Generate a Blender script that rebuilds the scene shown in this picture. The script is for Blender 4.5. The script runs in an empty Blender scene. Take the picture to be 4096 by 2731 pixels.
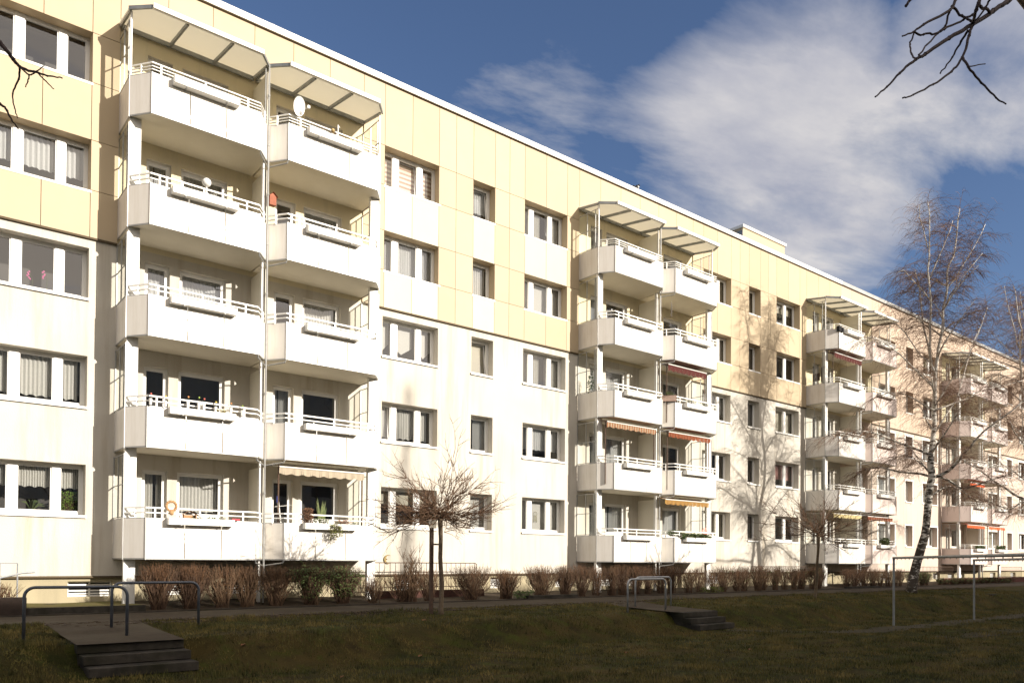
import bpy, math, random
import numpy as np
from mathutils import Vector, Matrix
random.seed(7)
SC = bpy.context.scene
COL = SC.collection
R = math.radians

# ------------------------------------------------------------------ camera
EYE = Vector((0, 0, 2.0))
FPX, SYPX = 3138.6, 830.0            # focal length and vertical shift, in pixels of the 4096 wide photograph
FW = Vector((0.63014673, 0.77634442, 0.01429817))
RT = Vector((0.77633289, -0.63027732, 0.00759906))
UP = Vector((-0.0149113, -0.00631162, 0.9998689))
cam_data = bpy.data.cameras.new('camera')
cam = bpy.data.objects.new('camera', cam_data)
COL.objects.link(cam)
cam_data.sensor_width = 36
cam_data.lens = FPX / 4096 * 36
cam_data.shift_y = SYPX / 4096
cam_data.clip_start = 0.1
cam_data.clip_end = 5000
m = Matrix.Identity(4)
for i in range(3):
    m[i][0] = RT[i]; m[i][1] = UP[i]; m[i][2] = -FW[i]; m[i][3] = EYE[i]
cam.matrix_world = m
SC.camera = cam

# ------------------------------------------------------------------ light
SUN_TO = Vector((0.425, -1.0, 0.372)).normalized()
SUN_EL = math.asin(SUN_TO.z)
SUN_AZ = math.atan2(SUN_TO.x, SUN_TO.y)
EXPOSURE = 0.60
SUN_W = 5.0
SKY_W = 0.068
SC.view_settings.view_transform = 'Standard'
SC.view_settings.look = 'None'
SC.view_settings.exposure = EXPOSURE
SC.view_settings.gamma = 1
sd = bpy.data.lights.new('sun', 'SUN')
sd.energy = SUN_W; sd.angle = R(0.5); sd.color = (1.0, 0.925, 0.82)
sun = bpy.data.objects.new('sun', sd); COL.objects.link(sun)
sun.rotation_euler = SUN_TO.to_track_quat('Z', 'Y').to_euler()
sun.location = (30, -30, 40)


def N(nt, t, **kw):
    n = nt.nodes.new(t)
    for k, v in kw.items():
        if k.startswith('i_'):
            key = k[2:]
            n.inputs[int(key) if key.isdigit() else key.replace('_', ' ')].default_value = v
        else:
            setattr(n, k, v)
    return n


def mathn(nt, op, a, b=None, c=None, clamp=False):
    n = nt.nodes.new('ShaderNodeMath'); n.operation = op; n.use_clamp = clamp
    for i, x in enumerate((a, b, c)):
        if x is None: continue
        if isinstance(x, (int, float)): n.inputs[i].default_value = x
        else: nt.links.new(x, n.inputs[i])
    return n.outputs[0]


def mixc(nt, f, a, b, mode='MIX'):
    n = nt.nodes.new('ShaderNodeMix'); n.data_type = 'RGBA'; n.blend_type = mode
    for i, x in ((0, f), (6, a), (7, b)):
        if isinstance(x, (int, float)): n.inputs[i].default_value = x
        elif isinstance(x, tuple): n.inputs[i].default_value = (x[0], x[1], x[2], 1)
        else: nt.links.new(x, n.inputs[i])
    return n.outputs[2]


def ramp(nt, x, pts):
    n = nt.nodes.new('ShaderNodeValToRGB')
    while len(n.color_ramp.elements) < len(pts): n.color_ramp.elements.new(0.5)
    for e, (p, c) in zip(n.color_ramp.elements, pts):
        e.position = p
        e.color = (c, c, c, 1) if isinstance(c, (int, float)) else (c[0], c[1], c[2], 1)
    nt.links.new(x, n.inputs[0])
    return n.outputs[0]


world = bpy.data.worlds.new('World'); SC.world = world
world.use_nodes = True
wt = world.node_tree; wt.nodes.clear()
sky = N(wt, 'ShaderNodeTexSky', sky_type='NISHITA', sun_disc=False, sun_elevation=SUN_EL, sun_rotation=SUN_AZ,
        altitude=100.0, air_density=1.0, dust_density=0.7, ozone_density=2.0)
tc = N(wt, 'ShaderNodeTexCoord')
sep = N(wt, 'ShaderNodeSeparateXYZ'); wt.links.new(tc.outputs['Generated'], sep.inputs[0])
zc = mathn(wt, 'MAXIMUM', sep.outputs[2], 0.03)
px = mathn(wt, 'DIVIDE', sep.outputs[0], zc)
py = mathn(wt, 'DIVIDE', sep.outputs[1], zc)
comb = N(wt, 'ShaderNodeCombineXYZ'); wt.links.new(px, comb.inputs[0]); wt.links.new(py, comb.inputs[1])
mp = N(wt, 'ShaderNodeMapping'); wt.links.new(comb.outputs[0], mp.inputs[0])
mp.inputs['Rotation'].default_value = (0, 0, R(35)); mp.inputs['Scale'].default_value = (0.62, 1.15, 1)
mp.inputs['Location'].default_value = (3.1, 1.7, 0)
n1 = N(wt, 'ShaderNodeTexNoise', i_Scale=1.7, i_Detail=11.0, i_Roughness=0.60, i_Distortion=0.35)
wt.links.new(mp.outputs[0], n1.inputs['Vector'])


def blob(d, lo, hi):                 # where in the sky the cloud bank lies
    v = Vector(d).normalized()
    dn = N(wt, 'ShaderNodeVectorMath', operation='DOT_PRODUCT')
    nn = N(wt, 'ShaderNodeVectorMath', operation='NORMALIZE'); wt.links.new(tc.outputs['Generated'], nn.inputs[0])
    wt.links.new(nn.outputs[0], dn.inputs[0]); dn.inputs[1].default_value = v
    mr = N(wt, 'ShaderNodeMapRange', interpolation_type='SMOOTHSTEP')
    mr.inputs[1].default_value = lo; mr.inputs[2].default_value = hi
    wt.links.new(dn.outputs['Value'], mr.inputs[0])
    return mr.outputs[0]


def azel(a, e): return (math.sin(R(a)) * math.cos(R(e)), math.cos(R(a)) * math.cos(R(e)), math.sin(R(e)))


b1 = blob(azel(57, 26.5), math.cos(R(11.5)), math.cos(R(1.5)))
b2 = blob(azel(61, 23.5), math.cos(R(10)), math.cos(R(1)))
b5 = blob(azel(71, 28), math.cos(R(9)), math.cos(R(1)))
b3 = blob(azel(41, 30), math.cos(R(7)), math.cos(R(0.5)))
b_fill = blob((0.2, -1, 0.35), 0.0, 0.75)  # unseen sun-side clouds, added to lift the shaded facade
bb = mathn(wt, 'MAXIMUM', mathn(wt, 'MAXIMUM', b1, b2), mathn(wt, 'MULTIPLY', b5, 0.9))
bb = mathn(wt, 'ADD', bb, mathn(wt, 'MULTIPLY', b3, 0.30))
bb = mathn(wt, 'MINIMUM', mathn(wt, 'ADD', bb, mathn(wt, 'MULTIPLY', b_fill, 1.2)), 1.1)
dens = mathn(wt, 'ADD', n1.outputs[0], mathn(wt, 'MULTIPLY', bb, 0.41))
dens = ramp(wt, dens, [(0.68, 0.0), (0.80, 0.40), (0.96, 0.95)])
bg1 = N(wt, 'ShaderNodeBackground'); bg1.inputs[1].default_value = SKY_W
skc = mixc(wt, 1.0, sky.outputs[0], (0.98, 1.02, 1.20), 'MULTIPLY')
wt.links.new(skc, bg1.inputs[0])
bg2 = N(wt, 'ShaderNodeBackground')
n2 = N(wt, 'ShaderNodeTexNoise', i_Scale=2.0, i_Detail=6.0, i_Roughness=0.6)
wt.links.new(mp.outputs[0], n2.inputs['Vector'])
ccol = mixc(wt, ramp(wt, n2.outputs[0], [(0.35, 0.0), (0.65, 1.0)]), (0.30, 0.31, 0.37), (0.54, 0.52, 0.51))
ccol = mixc(wt, b_fill, ccol, (1.12, 0.98, 0.83))          # added clouds behind the camera, bright and warm to fill the shade
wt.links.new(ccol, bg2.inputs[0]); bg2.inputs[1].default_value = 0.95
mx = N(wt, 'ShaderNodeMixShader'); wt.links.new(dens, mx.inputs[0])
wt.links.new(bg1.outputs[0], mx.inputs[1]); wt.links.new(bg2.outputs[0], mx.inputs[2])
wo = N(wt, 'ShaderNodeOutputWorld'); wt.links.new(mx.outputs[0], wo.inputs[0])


def ray_at(u, v, y):
    """the point at real distance y from the camera wall-ward, in the direction of a point of the photograph"""
    q = FW * FPX + RT * (u - 2048) - UP * (v - 1365.5 - SYPX)
    s = y / q.y
    return EYE + q * s


# ------------------------------------------------------------------ mesh helpers
class MB:
    def __init__(self): self.v = []; self.f = []; self.mi = []; self.cur = 0

    def quad(self, a, b, c, d):
        n = len(self.v); self.v += [tuple(a), tuple(b), tuple(c), tuple(d)]
        self.f.append((n, n + 1, n + 2, n + 3)); self.mi.append(self.cur)

    def poly(self, pts):
        n = len(self.v); self.v += [tuple(p) for p in pts]
        self.f.append(tuple(range(n, n + len(pts)))); self.mi.append(self.cur)

    def box(self, x0, x1, y0, y1, z0, z1):
        n = len(self.v)
        self.v += [(x0, y0, z0), (x1, y0, z0), (x1, y1, z0), (x0, y1, z0), (x0, y0, z1), (x1, y0, z1), (x1, y1, z1), (x0, y1, z1)]
        for q in ((0, 3, 2, 1), (4, 5, 6, 7), (0, 1, 5, 4), (1, 2, 6, 5), (2, 3, 7, 6), (3, 0, 4, 7)):
            self.f.append(tuple(n + i for i in q)); self.mi.append(self.cur)
        return self

    def prism(self, pts, z0, z1):
        n = len(self.v); k = len(pts)
        self.v += [(p[0], p[1], z0) for p in pts] + [(p[0], p[1], z1) for p in pts]
        self.f.append(tuple(n + i for i in reversed(range(k)))); self.mi.append(self.cur)
        self.f.append(tuple(n + k + i for i in range(k))); self.mi.append(self.cur)
        for i in range(k):
            j = (i + 1) % k
            self.f.append((n + i, n + j, n + k + j, n + k + i)); self.mi.append(self.cur)
        return self

    def wallbar(self, a, b, z0, z1, t):
        """upright plate between plan points a and b, thickness t to the left side of a->b"""
        d = Vector((b[0] - a[0], b[1] - a[1])); d.normalize(); nrm = Vector((-d.y, d.x)) * t
        return self.prism([(a[0], a[1]), (b[0], b[1]), (b[0] + nrm.x, b[1] + nrm.y), (a[0] + nrm.x, a[1] + nrm.y)], z0, z1)

    def tube(self, pts, rad, sides=6, caps=True):
        pts = [Vector(p) for p in pts]
        if isinstance(rad, (int, float)): rad = [rad] * len(pts)
        n0 = len(self.v); prev = None
        for i, p in enumerate(pts):
            a = pts[max(i - 1, 0)]; b = pts[min(i + 1, len(pts) - 1)]
            t = (b - a)
            t = t.normalized() if t.length > 1e-9 else Vector((0, 0, 1))
            if prev is None:
                h = Vector((0, 0, 1)) if abs(t.z) < 0.9 else Vector((1, 0, 0))
                u = t.cross(h).normalized()
            else:
                u = (prev - t * prev.dot(t))
                u = u.normalized() if u.length > 1e-6 else t.orthogonal().normalized()
            prev = u; w = t.cross(u)
            for k in range(sides):
                an = 2 * math.pi * k / sides
                q = p + (u * math.cos(an) + w * math.sin(an)) * rad[i]
                self.v.append((q.x, q.y, q.z))
        for i in range(len(pts) - 1):
            for k in range(sides):
                k2 = (k + 1) % sides
                self.f.append((n0 + i * sides + k, n0 + i * sides + k2, n0 + (i + 1) * sides + k2, n0 + (i + 1) * sides + k))
                self.mi.append(self.cur)
        if caps and sides > 3:
            self.f.append(tuple(n0 + k for k in reversed(range(sides)))); self.mi.append(self.cur)
            e = n0 + (len(pts) - 1) * sides
            self.f.append(tuple(e + k for k in range(sides))); self.mi.append(self.cur)
        return self

    def ball(self, c, r, seg=12, rings=8, squash=(1, 1, 1), jitter=0):
        n = len(self.v)
        for i in range(rings + 1):
            th = math.pi * i / rings
            for j in range(seg):
                ph = 2 * math.pi * j / seg
                rr = r * (1 + random.uniform(-jitter, jitter))
                self.v.append((c[0] + rr * squash[0] * math.sin(th) * math.cos(ph), c[1] + rr * squash[1] * math.sin(th) * math.sin(ph), c[2] + rr * squash[2] * math.cos(th)))
        for i in range(rings):
            for j in range(seg):
                j2 = (j + 1) % seg
                self.f.append((n + i * seg + j, n + (i + 1) * seg + j, n + (i + 1) * seg + j2, n + i * seg + j2)); self.mi.append(self.cur)
        return self

    def mesh(self, name, mats, smooth=False):
        me = bpy.data.meshes.new(name)
        me.from_pydata(self.v, [], self.f)
        if not isinstance(mats, (list, tuple)): mats = [mats]
        for mm in mats: me.materials.append(mm)
        if len(mats) > 1: me.polygons.foreach_set('material_index', self.mi)
        if smooth: me.polygons.foreach_set('use_smooth', [True] * len(self.f))
        me.update()
        return me

    def build(self, name, mats, parent=None, loc=(0, 0, 0), smooth=False):
        return link(name, self.mesh(name, mats, smooth), parent, loc)


def link(name, me, parent=None, loc=(0, 0, 0)):
    o = bpy.data.objects.new(name, me); COL.objects.link(o)
    o.location = loc
    if parent is not None: o.parent = parent
    return o


def tag(o, label=None, cat=None, group=None, kind=None):
    if label: o['label'] = label
    if cat: o['category'] = cat
    if group: o['group'] = group
    if kind: o['kind'] = kind
    return o


def thing(name, label, cat, loc=(0, 0, 0), group=None):
    o = bpy.data.objects.new(name, None); COL.objects.link(o); o.location = loc
    o.empty_display_size = 0.3
    return tag(o, label, cat, group)


# ------------------------------------------------------------------ materials
def mat(name, col, rough=0.7, metal=0.0, spec=0.3):
    m_ = bpy.data.materials.new(name); m_.use_nodes = True
    b = m_.node_tree.nodes['Principled BSDF']
    b.inputs['Base Color'].default_value = (col[0], col[1], col[2], 1)
    b.inputs['Roughness'].default_value = rough; b.inputs['Metallic'].default_value = metal
    b.inputs['Specular IOR Level'].default_value = spec
    return m_


def noisy(name, c1, c2, scale=3.0, rough=0.8, detail=6.0, bump=0.0, bscale=60.0, stretch=(1, 1, 1), lo=0.35, hi=0.65, c3=None, s3=0.4, spec=0.3, metal=0.0, lo3=0.45, hi3=0.7):
    m_ = mat(name, c1, rough, metal, spec); nt = m_.node_tree; b = nt.nodes['Principled BSDF']
    tcn = N(nt, 'ShaderNodeTexCoord'); mpn = N(nt, 'ShaderNodeMapping'); nt.links.new(tcn.outputs['Object'], mpn.inputs[0])
    mpn.inputs['Scale'].default_value = stretch
    nz = N(nt, 'ShaderNodeTexNoise', i_Scale=scale, i_Detail=detail, i_Roughness=0.6); nt.links.new(mpn.outputs[0], nz.inputs['Vector'])
    c = mixc(nt, ramp(nt, nz.outputs[0], [(lo, 0.0), (hi, 1.0)]), c1, c2)
    if c3:
        nz3 = N(nt, 'ShaderNodeTexNoise', i_Scale=s3, i_Detail=4.0); nt.links.new(mpn.outputs[0], nz3.inputs['Vector'])
        c = mixc(nt, ramp(nt, nz3.outputs[0], [(lo3, 0.0), (hi3, 1.0)]), c, c3)
    nt.links.new(c, b.inputs['Base Color'])
    if bump:
        nb = N(nt, 'ShaderNodeTexNoise', i_Scale=bscale, i_Detail=3.0); nt.links.new(tcn.outputs['Object'], nb.inputs['Vector'])
        bp = N(nt, 'ShaderNodeBump', i_Strength=bump, i_Distance=0.02); nt.links.new(nb.outputs[0], bp.inputs['Height'])
        nt.links.new(bp.outputs[0], b.inputs['Normal'])
    return m_


def plaster(name, base, stain, stuff=0.35):
    m_ = mat(name, base, 0.9, 0, 0.1); nt = m_.node_tree; b = nt.nodes['Principled BSDF']
    tcn = N(nt, 'ShaderNodeTexCoord')
    mpn = N(nt, 'ShaderNodeMapping'); nt.links.new(tcn.outputs['Object'], mpn.inputs[0]); mpn.inputs['Scale'].default_value = (2.2, 1, 0.16)
    nz = N(nt, 'ShaderNodeTexNoise', i_Scale=1.3, i_Detail=7.0, i_Roughness=0.65); nt.links.new(mpn.outputs[0], nz.inputs['Vector'])
    c = mixc(nt, mathn(nt, 'MULTIPLY', ramp(nt, nz.outputs[0], [(0.49, 0.0), (0.68, 1.0)]), stuff), base, stain)
    n2_ = N(nt, 'ShaderNodeTexNoise', i_Scale=0.7, i_Detail=5.0); nt.links.new(tcn.outputs['Object'], n2_.inputs['Vector'])
    c = mixc(nt, mathn(nt, 'MULTIPLY', ramp(nt, n2_.outputs[0], [(0.4, 0.0), (0.65, 1.0)]), 0.55), c, tuple(x * 0.86 for x in base))
    nt.links.new(c, b.inputs['Base Color'])
    nb = N(nt, 'ShaderNodeTexNoise', i_Scale=45.0, i_Detail=4.0); nt.links.new(tcn.outputs['Object'], nb.inputs['Vector'])
    bp = N(nt, 'ShaderNodeBump', i_Strength=0.35, i_Distance=0.02); nt.links.new(nb.outputs[0], bp.inputs['Height'])
    nt.links.new(bp.outputs[0], b.inputs['Normal'])
    return m_


def glassy(name, tint, fr=1.5, rough=0.0, base=0.04):
    m_ = bpy.data.materials.new(name); m_.use_nodes = True; nt = m_.node_tree; nt.nodes.clear()
    tr = N(nt, 'ShaderNodeBsdfTransparent'); tr.inputs[0].default_value = (*tint, 1)
    gl = N(nt, 'ShaderNodeBsdfGlossy'); gl.inputs['Roughness'].default_value = rough
    fz = N(nt, 'ShaderNodeFresnel', i_IOR=fr)
    f = mathn(nt, 'ADD', fz.outputs[0], base, clamp=True)
    tcn = N(nt, 'ShaderNodeTexCoord')
    nb = N(nt, 'ShaderNodeTexNoise', i_Scale=0.8, i_Detail=2.0); nt.links.new(tcn.outputs['Object'], nb.inputs['Vector'])
    bp = N(nt, 'ShaderNodeBump', i_Strength=0.12, i_Distance=0.03); nt.links.new(nb.outputs[0], bp.inputs['Height'])
    nt.links.new(bp.outputs[0], gl.inputs['Normal'])
    mxs = N(nt, 'ShaderNodeMixShader'); nt.links.new(f, mxs.inputs[0]); nt.links.new(tr.outputs[0], mxs.inputs[1]); nt.links.new(gl.outputs[0], mxs.inputs[2])
    o = N(nt, 'ShaderNodeOutputMaterial'); nt.links.new(mxs.outputs[0], o.inputs[0])
    return m_


def striped(name, c1, c2, width, axis=0, soft=0.02, trans=0.0):
    m_ = mat(name, c1, 0.85, 0, 0.1); nt = m_.node_tree; b = nt.nodes['Principled BSDF']
    tcn = N(nt, 'ShaderNodeTexCoord'); s = N(nt, 'ShaderNodeSeparateXYZ'); nt.links.new(tcn.outputs['Object'], s.inputs[0])
    fr = mathn(nt, 'FRACT', mathn(nt, 'DIVIDE', s.outputs[axis], width))
    f = ramp(nt, fr, [(0.5 - soft, 0.0), (0.5 + soft, 1.0)])
    nt.links.new(mixc(nt, f, c1, c2), b.inputs['Base Color'])
    return m_


M = {}
M['plaster'] = plaster('cream_plaster', (0.58, 0.545, 0.478), (0.42, 0.365, 0.285), 0.8)
M['plaster_pink'] = plaster('rosy_plaster', (0.60, 0.50, 0.425), (0.48, 0.37, 0.30), 0.6)
M['stucco'] = plaster('beige_stucco', (0.70, 0.62, 0.44), (0.5, 0.46, 0.34), 0.5)
M['plinth'] = plaster('ochre_plinth', (0.40, 0.345, 0.23), (0.28, 0.25, 0.17), 0.5)
CLAD = [noisy('yellow_cladding_%s' % 'abc'[i], c, tuple(x * 0.965 for x in c), 1.5, 0.55, spec=0.25) for i, c in enumerate(((0.495, 0.395, 0.262), (0.515, 0.412, 0.275), (0.475, 0.378, 0.25)))]
PALE = [noisy('pale_cladding', (0.555, 0.495, 0.375), (0.535, 0.475, 0.36), 1.5, 0.55), noisy('pale_cladding_b', (0.575, 0.52, 0.40), (0.555, 0.50, 0.38), 1.5, 0.55)]
PEACH = [noisy('peach_cladding_%s' % 'ab'[i], c, tuple(x * 0.96 for x in c), 1.5, 0.55) for i, c in enumerate(((0.50, 0.385, 0.29), (0.515, 0.40, 0.305)))]
M['joint'] = mat('dark_joint', (0.10, 0.075, 0.045), 0.9)
M['white'] = noisy('white_enamel', (0.80, 0.79, 0.75), (0.77, 0.755, 0.71), 2.0, 0.4)
M['panel'] = noisy('white_balcony_plate', (0.74, 0.705, 0.65), (0.62, 0.575, 0.50), 2.0, 0.45, spec=0.35, stretch=(2.2, 2.2, 0.35), lo=0.45, hi=0.75)
M['panel_pink'] = noisy('rosy_balcony_plate', (0.72, 0.61, 0.555), (0.69, 0.58, 0.525), 0.8, 0.45)
M['alu'] = noisy('aluminium_trim', (0.40, 0.395, 0.38), (0.33, 0.33, 0.32), 3.0, 0.4, metal=0.3)
M['slab'] = noisy('painted_concrete', (0.78, 0.73, 0.62), (0.72, 0.67, 0.56), 0.9, 0.85, bump=0.1)
M['partition'] = noisy('cream_partition', (0.72, 0.68, 0.58), (0.68, 0.64, 0.54), 1.0, 0.7)
M['roofsheet'] = None
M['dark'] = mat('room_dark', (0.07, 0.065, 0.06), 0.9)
M['frame'] = mat('white_window_frame', (0.80, 0.79, 0.76), 0.35)
M['glass'] = glassy('window_glass', (0.97, 0.98, 0.98), 1.5, 0.0, 0.12)
M['clear'] = glassy('clear_glass', (0.90, 0.92, 0.90), 1.35, 0.02, 0.02)
M['zinc'] = noisy('galvanised_tube', (0.09, 0.105, 0.13), (0.13, 0.14, 0.165), 8.0, 0.45, metal=0.55)
M['zinclight'] = noisy('galvanised_tube_pale', (0.34, 0.36, 0.38), (0.44, 0.45, 0.46), 8.0, 0.45, metal=0.55)
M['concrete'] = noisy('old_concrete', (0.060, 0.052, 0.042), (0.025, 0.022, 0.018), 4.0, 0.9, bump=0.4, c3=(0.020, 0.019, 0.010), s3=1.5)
M['rust'] = noisy('rusty_steel', (0.07, 0.045, 0.035), (0.12, 0.075, 0.05), 10.0, 0.7)
M['zincdark'] = noisy('dark_gutter', (0.30, 0.31, 0.31), (0.22, 0.23, 0.23), 4.0, 0.45, metal=0.3)
M['twig'] = noisy('hedge_twig', (0.045, 0.024, 0.014), (0.075, 0.043, 0.025), 5.0, 0.85)
M['twigtan'] = noisy('tan_twig', (0.135, 0.082, 0.045), (0.07, 0.042, 0.024), 5.0, 0.85)
M['twigred'] = noisy('reddish_twig_tip', (0.125, 0.062, 0.028), (0.075, 0.038, 0.019), 6.0, 0.85)
M['leafgreen'] = noisy('evergreen_leaf', (0.045, 0.075, 0.022), (0.085, 0.11, 0.03), 9.0, 0.6)
M['leafbrown'] = noisy('dry_leaf', (0.28, 0.13, 0.06), (0.16, 0.08, 0.04), 9.0, 0.8)
M['treebark'] = noisy('young_tree_bark', (0.13, 0.095, 0.06), (0.20, 0.15, 0.10), 12.0, 0.85, bump=0.3)
M['treetwig'] = noisy('bare_tree_twig', (0.085, 0.045, 0.028), (0.15, 0.09, 0.05), 6.0, 0.8)
M['birchtwig'] = noisy('birch_twig', (0.14, 0.080, 0.055), (0.22, 0.135, 0.085), 4.0, 0.8)


def birch_bark():
    m_ = mat('birch_bark', (0.6, 0.57, 0.5), 0.75, 0, 0.2); nt = m_.node_tree; b = nt.nodes['Principled BSDF']
    g = N(nt, 'ShaderNodeTexCoord')
    s = N(nt, 'ShaderNodeSeparateXYZ'); nt.links.new(g.outputs['Object'], s.inputs[0])
    mp_ = N(nt, 'ShaderNodeMapping'); nt.links.new(g.outputs['Object'], mp_.inputs[0]); mp_.inputs['Scale'].default_value = (2.5, 2.5, 7)
    nz = N(nt, 'ShaderNodeTexNoise', i_Scale=1.4, i_Detail=6.0, i_Roughness=0.7); nt.links.new(mp_.outputs[0], nz.inputs['Vector'])
    hh = N(nt, 'ShaderNodeMapRange'); hh.inputs[1].default_value = 0.5; hh.inputs[2].default_value = 9.0
    hh.inputs[3].default_value = 0.13; hh.inputs[4].default_value = -0.06
    nt.links.new(s.outputs[2], hh.inputs[0])
    f = mathn(nt, 'ADD', nz.outputs[0], hh.outputs[0])
    c = mixc(nt, ramp(nt, f, [(0.50, 0.0), (0.57, 1.0)]), (0.64, 0.60, 0.53), (0.055, 0.045, 0.035))
    nt.links.new(c, b.inputs['Base Color'])
    bp = N(nt, 'ShaderNodeBump', i_Strength=0.4, i_Distance=0.03); nt.links.new(nz.outputs[0], bp.inputs['Height'])
    nt.links.new(bp.outputs[0], b.inputs['Normal'])
    return m_


M['birch'] = birch_bark()


def roof_sheet():
    m_ = bpy.data.materials.new('milky_roof_sheet'); m_.use_nodes = True; nt = m_.node_tree; nt.nodes.clear()
    d = N(nt, 'ShaderNodeBsdfDiffuse'); d.inputs[0].default_value = (0.75, 0.74, 0.70, 1)
    t = N(nt, 'ShaderNodeBsdfTranslucent'); t.inputs[0].default_value = (0.85, 0.82, 0.72, 1)
    mxs = N(nt, 'ShaderNodeMixShader'); mxs.inputs[0].default_value = 0.6
    nt.links.new(d.outputs[0], mxs.inputs[1]); nt.links.new(t.outputs[0], mxs.inputs[2])
    o = N(nt, 'ShaderNodeOutputMaterial'); nt.links.new(mxs.outputs[0], o.inputs[0])
    return m_


def cloth(name, col, f=0.4):
    m_ = bpy.data.materials.new(name); m_.use_nodes = True; nt = m_.node_tree; nt.nodes.clear()
    g = N(nt, 'ShaderNodeTexCoord'); nz = N(nt, 'ShaderNodeTexNoise', i_Scale=25.0, i_Detail=2.0); nt.links.new(g.outputs['Object'], nz.inputs['Vector'])
    c = mixc(nt, nz.outputs[0], col, tuple(x * 0.8 for x in col))
    d = N(nt, 'ShaderNodeBsdfDiffuse'); t = N(nt, 'ShaderNodeBsdfTranslucent')
    nt.links.new(c, d.inputs[0]); nt.links.new(c, t.inputs[0])
    mxs = N(nt, 'ShaderNodeMixShader'); mxs.inputs[0].default_value = f
    nt.links.new(d.outputs[0], mxs.inputs[1]); nt.links.new(t.outputs[0], mxs.inputs[2])
    o = N(nt, 'ShaderNodeOutputMaterial'); nt.links.new(mxs.outputs[0], o.inputs[0])
    return m_


M['roofsheet'] = roof_sheet()
M['net'] = cloth('net_curtain', (0.80, 0.80, 0.78))
M['lace'] = cloth('lace_curtain', (0.86, 0.84, 0.78))
M['rose'] = cloth('rose_blind', (0.62, 0.32, 0.28))
M['cream'] = cloth('cream_blind', (0.78, 0.72, 0.58))
M['banded'] = striped('banded_blind', (0.75, 0.68, 0.55), (0.42, 0.30, 0.24), 0.155, 2, 0.05)
M['whiteblind'] = cloth('white_blind', (0.82, 0.80, 0.74))
AWN = {'beige': striped('beige_awning', (0.42, 0.36, 0.27), (0.38, 0.32, 0.24), 0.2),
       'orange': striped('orange_striped_awning', (0.24, 0.10, 0.05), (0.36, 0.27, 0.18), 0.14),
       'red': mat('dark_red_awning', (0.075, 0.012, 0.009), 0.8),
       'check': striped('russet_striped_awning', (0.14, 0.03, 0.015), (0.26, 0.10, 0.05), 0.10),
       'yellow': striped('yellow_striped_awning', (0.40, 0.23, 0.06), (0.20, 0.11, 0.05), 0.07),
       'flame': mat('orange_awning', (0.60, 0.10, 0.025), 0.8),
       'lemon': mat('lemon_awning', (0.50, 0.41, 0.2), 0.8)}

# ------------------------------------------------------------------ ground
D = 22.59                            # the plane of the long facade


def sstep(a, b, x):
    t = min(max((x - a) / (b - a), 0), 1); return t * t * (3 - 2 * t)


def gz(x, y):
    z = 0.04 + 0.55 * sstep(13.15, 14.75, y + 0.25 * math.sin(x * 0.31 + 1.0) + 0.12 * math.sin(x * 1.1))
    z += 0.11 * sstep(15.0, 17.6, y)
    z += 0.12 * sstep(20.3, 22.3, y)
    if y < 17.3:
        z += 0.018 * math.sin(x * 1.3 + y * 0.7) + 0.012 * math.sin(x * 2.9 - y * 2.1) + 0.02 * math.sin(y * 0.9 + x * 0.2)
    # level ground round the steps and landings
    for sx in (3.4, 18.45):
        dx = abs(x - sx)
        w = 1 - sstep(1.0, 1.8, dx)
        if w > 0 and 12.5 < y < 16:
            flat = 0.085 + 0.12 * sstep(13.6, 14.3, y) + 0.355 * sstep(14.38, 14.6, y)
            z = z * (1 - w) + flat * w
    return z


def grid(name, x0, x1, nx, y0, y1, ny, zf, material, kind=True):
    xs = np.linspace(x0, x1, nx); ys = np.linspace(y0, y1, ny)
    v = [(float(x), float(y), zf(float(x), float(y))) for y in ys for x in xs]
    f = [(j * nx + i, j * nx + i + 1, (j + 1) * nx + i + 1, (j + 1) * nx + i) for j in range(ny - 1) for i in range(nx - 1)]
    me = bpy.data.meshes.new(name); me.from_pydata(v, [], f); me.materials.append(material)
    me.polygons.foreach_set('use_smooth', [True] * len(f))
    o = link(name, me)
    if kind: o['kind'] = 'structure'
    return o


def turf_mat():
    m_ = mat('winter_turf', (0.05, 0.05, 0.02), 0.95, 0, 0.1); nt = m_.node_tree; b = nt.nodes['Principled BSDF']
    g = N(nt, 'ShaderNodeTexCoord')

    def nz(s, d=6.0, r=0.6):
        n = N(nt, 'ShaderNodeTexNoise', i_Scale=s, i_Detail=d, i_Roughness=r); nt.links.new(g.outputs['Object'], n.inputs['Vector']); return n.outputs[0]
    c = mixc(nt, ramp(nt, nz(0.55), [(0.38, 0.0), (0.62, 1.0)]), (0.018, 0.024, 0.005), (0.070, 0.050, 0.015))
    c = mixc(nt, mathn(nt, 'MULTIPLY', ramp(nt, nz(2.3), [(0.50, 0.0), (0.66, 1.0)]), 0.8), c, (0.052, 0.066, 0.008))
    c = mixc(nt, mathn(nt, 'MULTIPLY', ramp(nt, nz(1.4, 8.0), [(0.56, 0.0), (0.68, 1.0)]), 0.8), c, (0.012, 0.010, 0.005))
    c = mixc(nt, ramp(nt, nz(30.0, 5.0, 0.75), [(0.35, 0.0), (0.7, 0.75)]), c, mixc(nt, 0.5, c, (0.075, 0.058, 0.025)))
    nt.links.new(c, b.inputs['Base Color'])
    bp = N(nt, 'ShaderNodeBump', i_Strength=0.9, i_Distance=0.05); nt.links.new(nz(22.0, 8.0, 0.75), bp.inputs['Height'])
    nt.links.new(bp.outputs[0], b.inputs['Normal'])
    return m_


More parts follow.
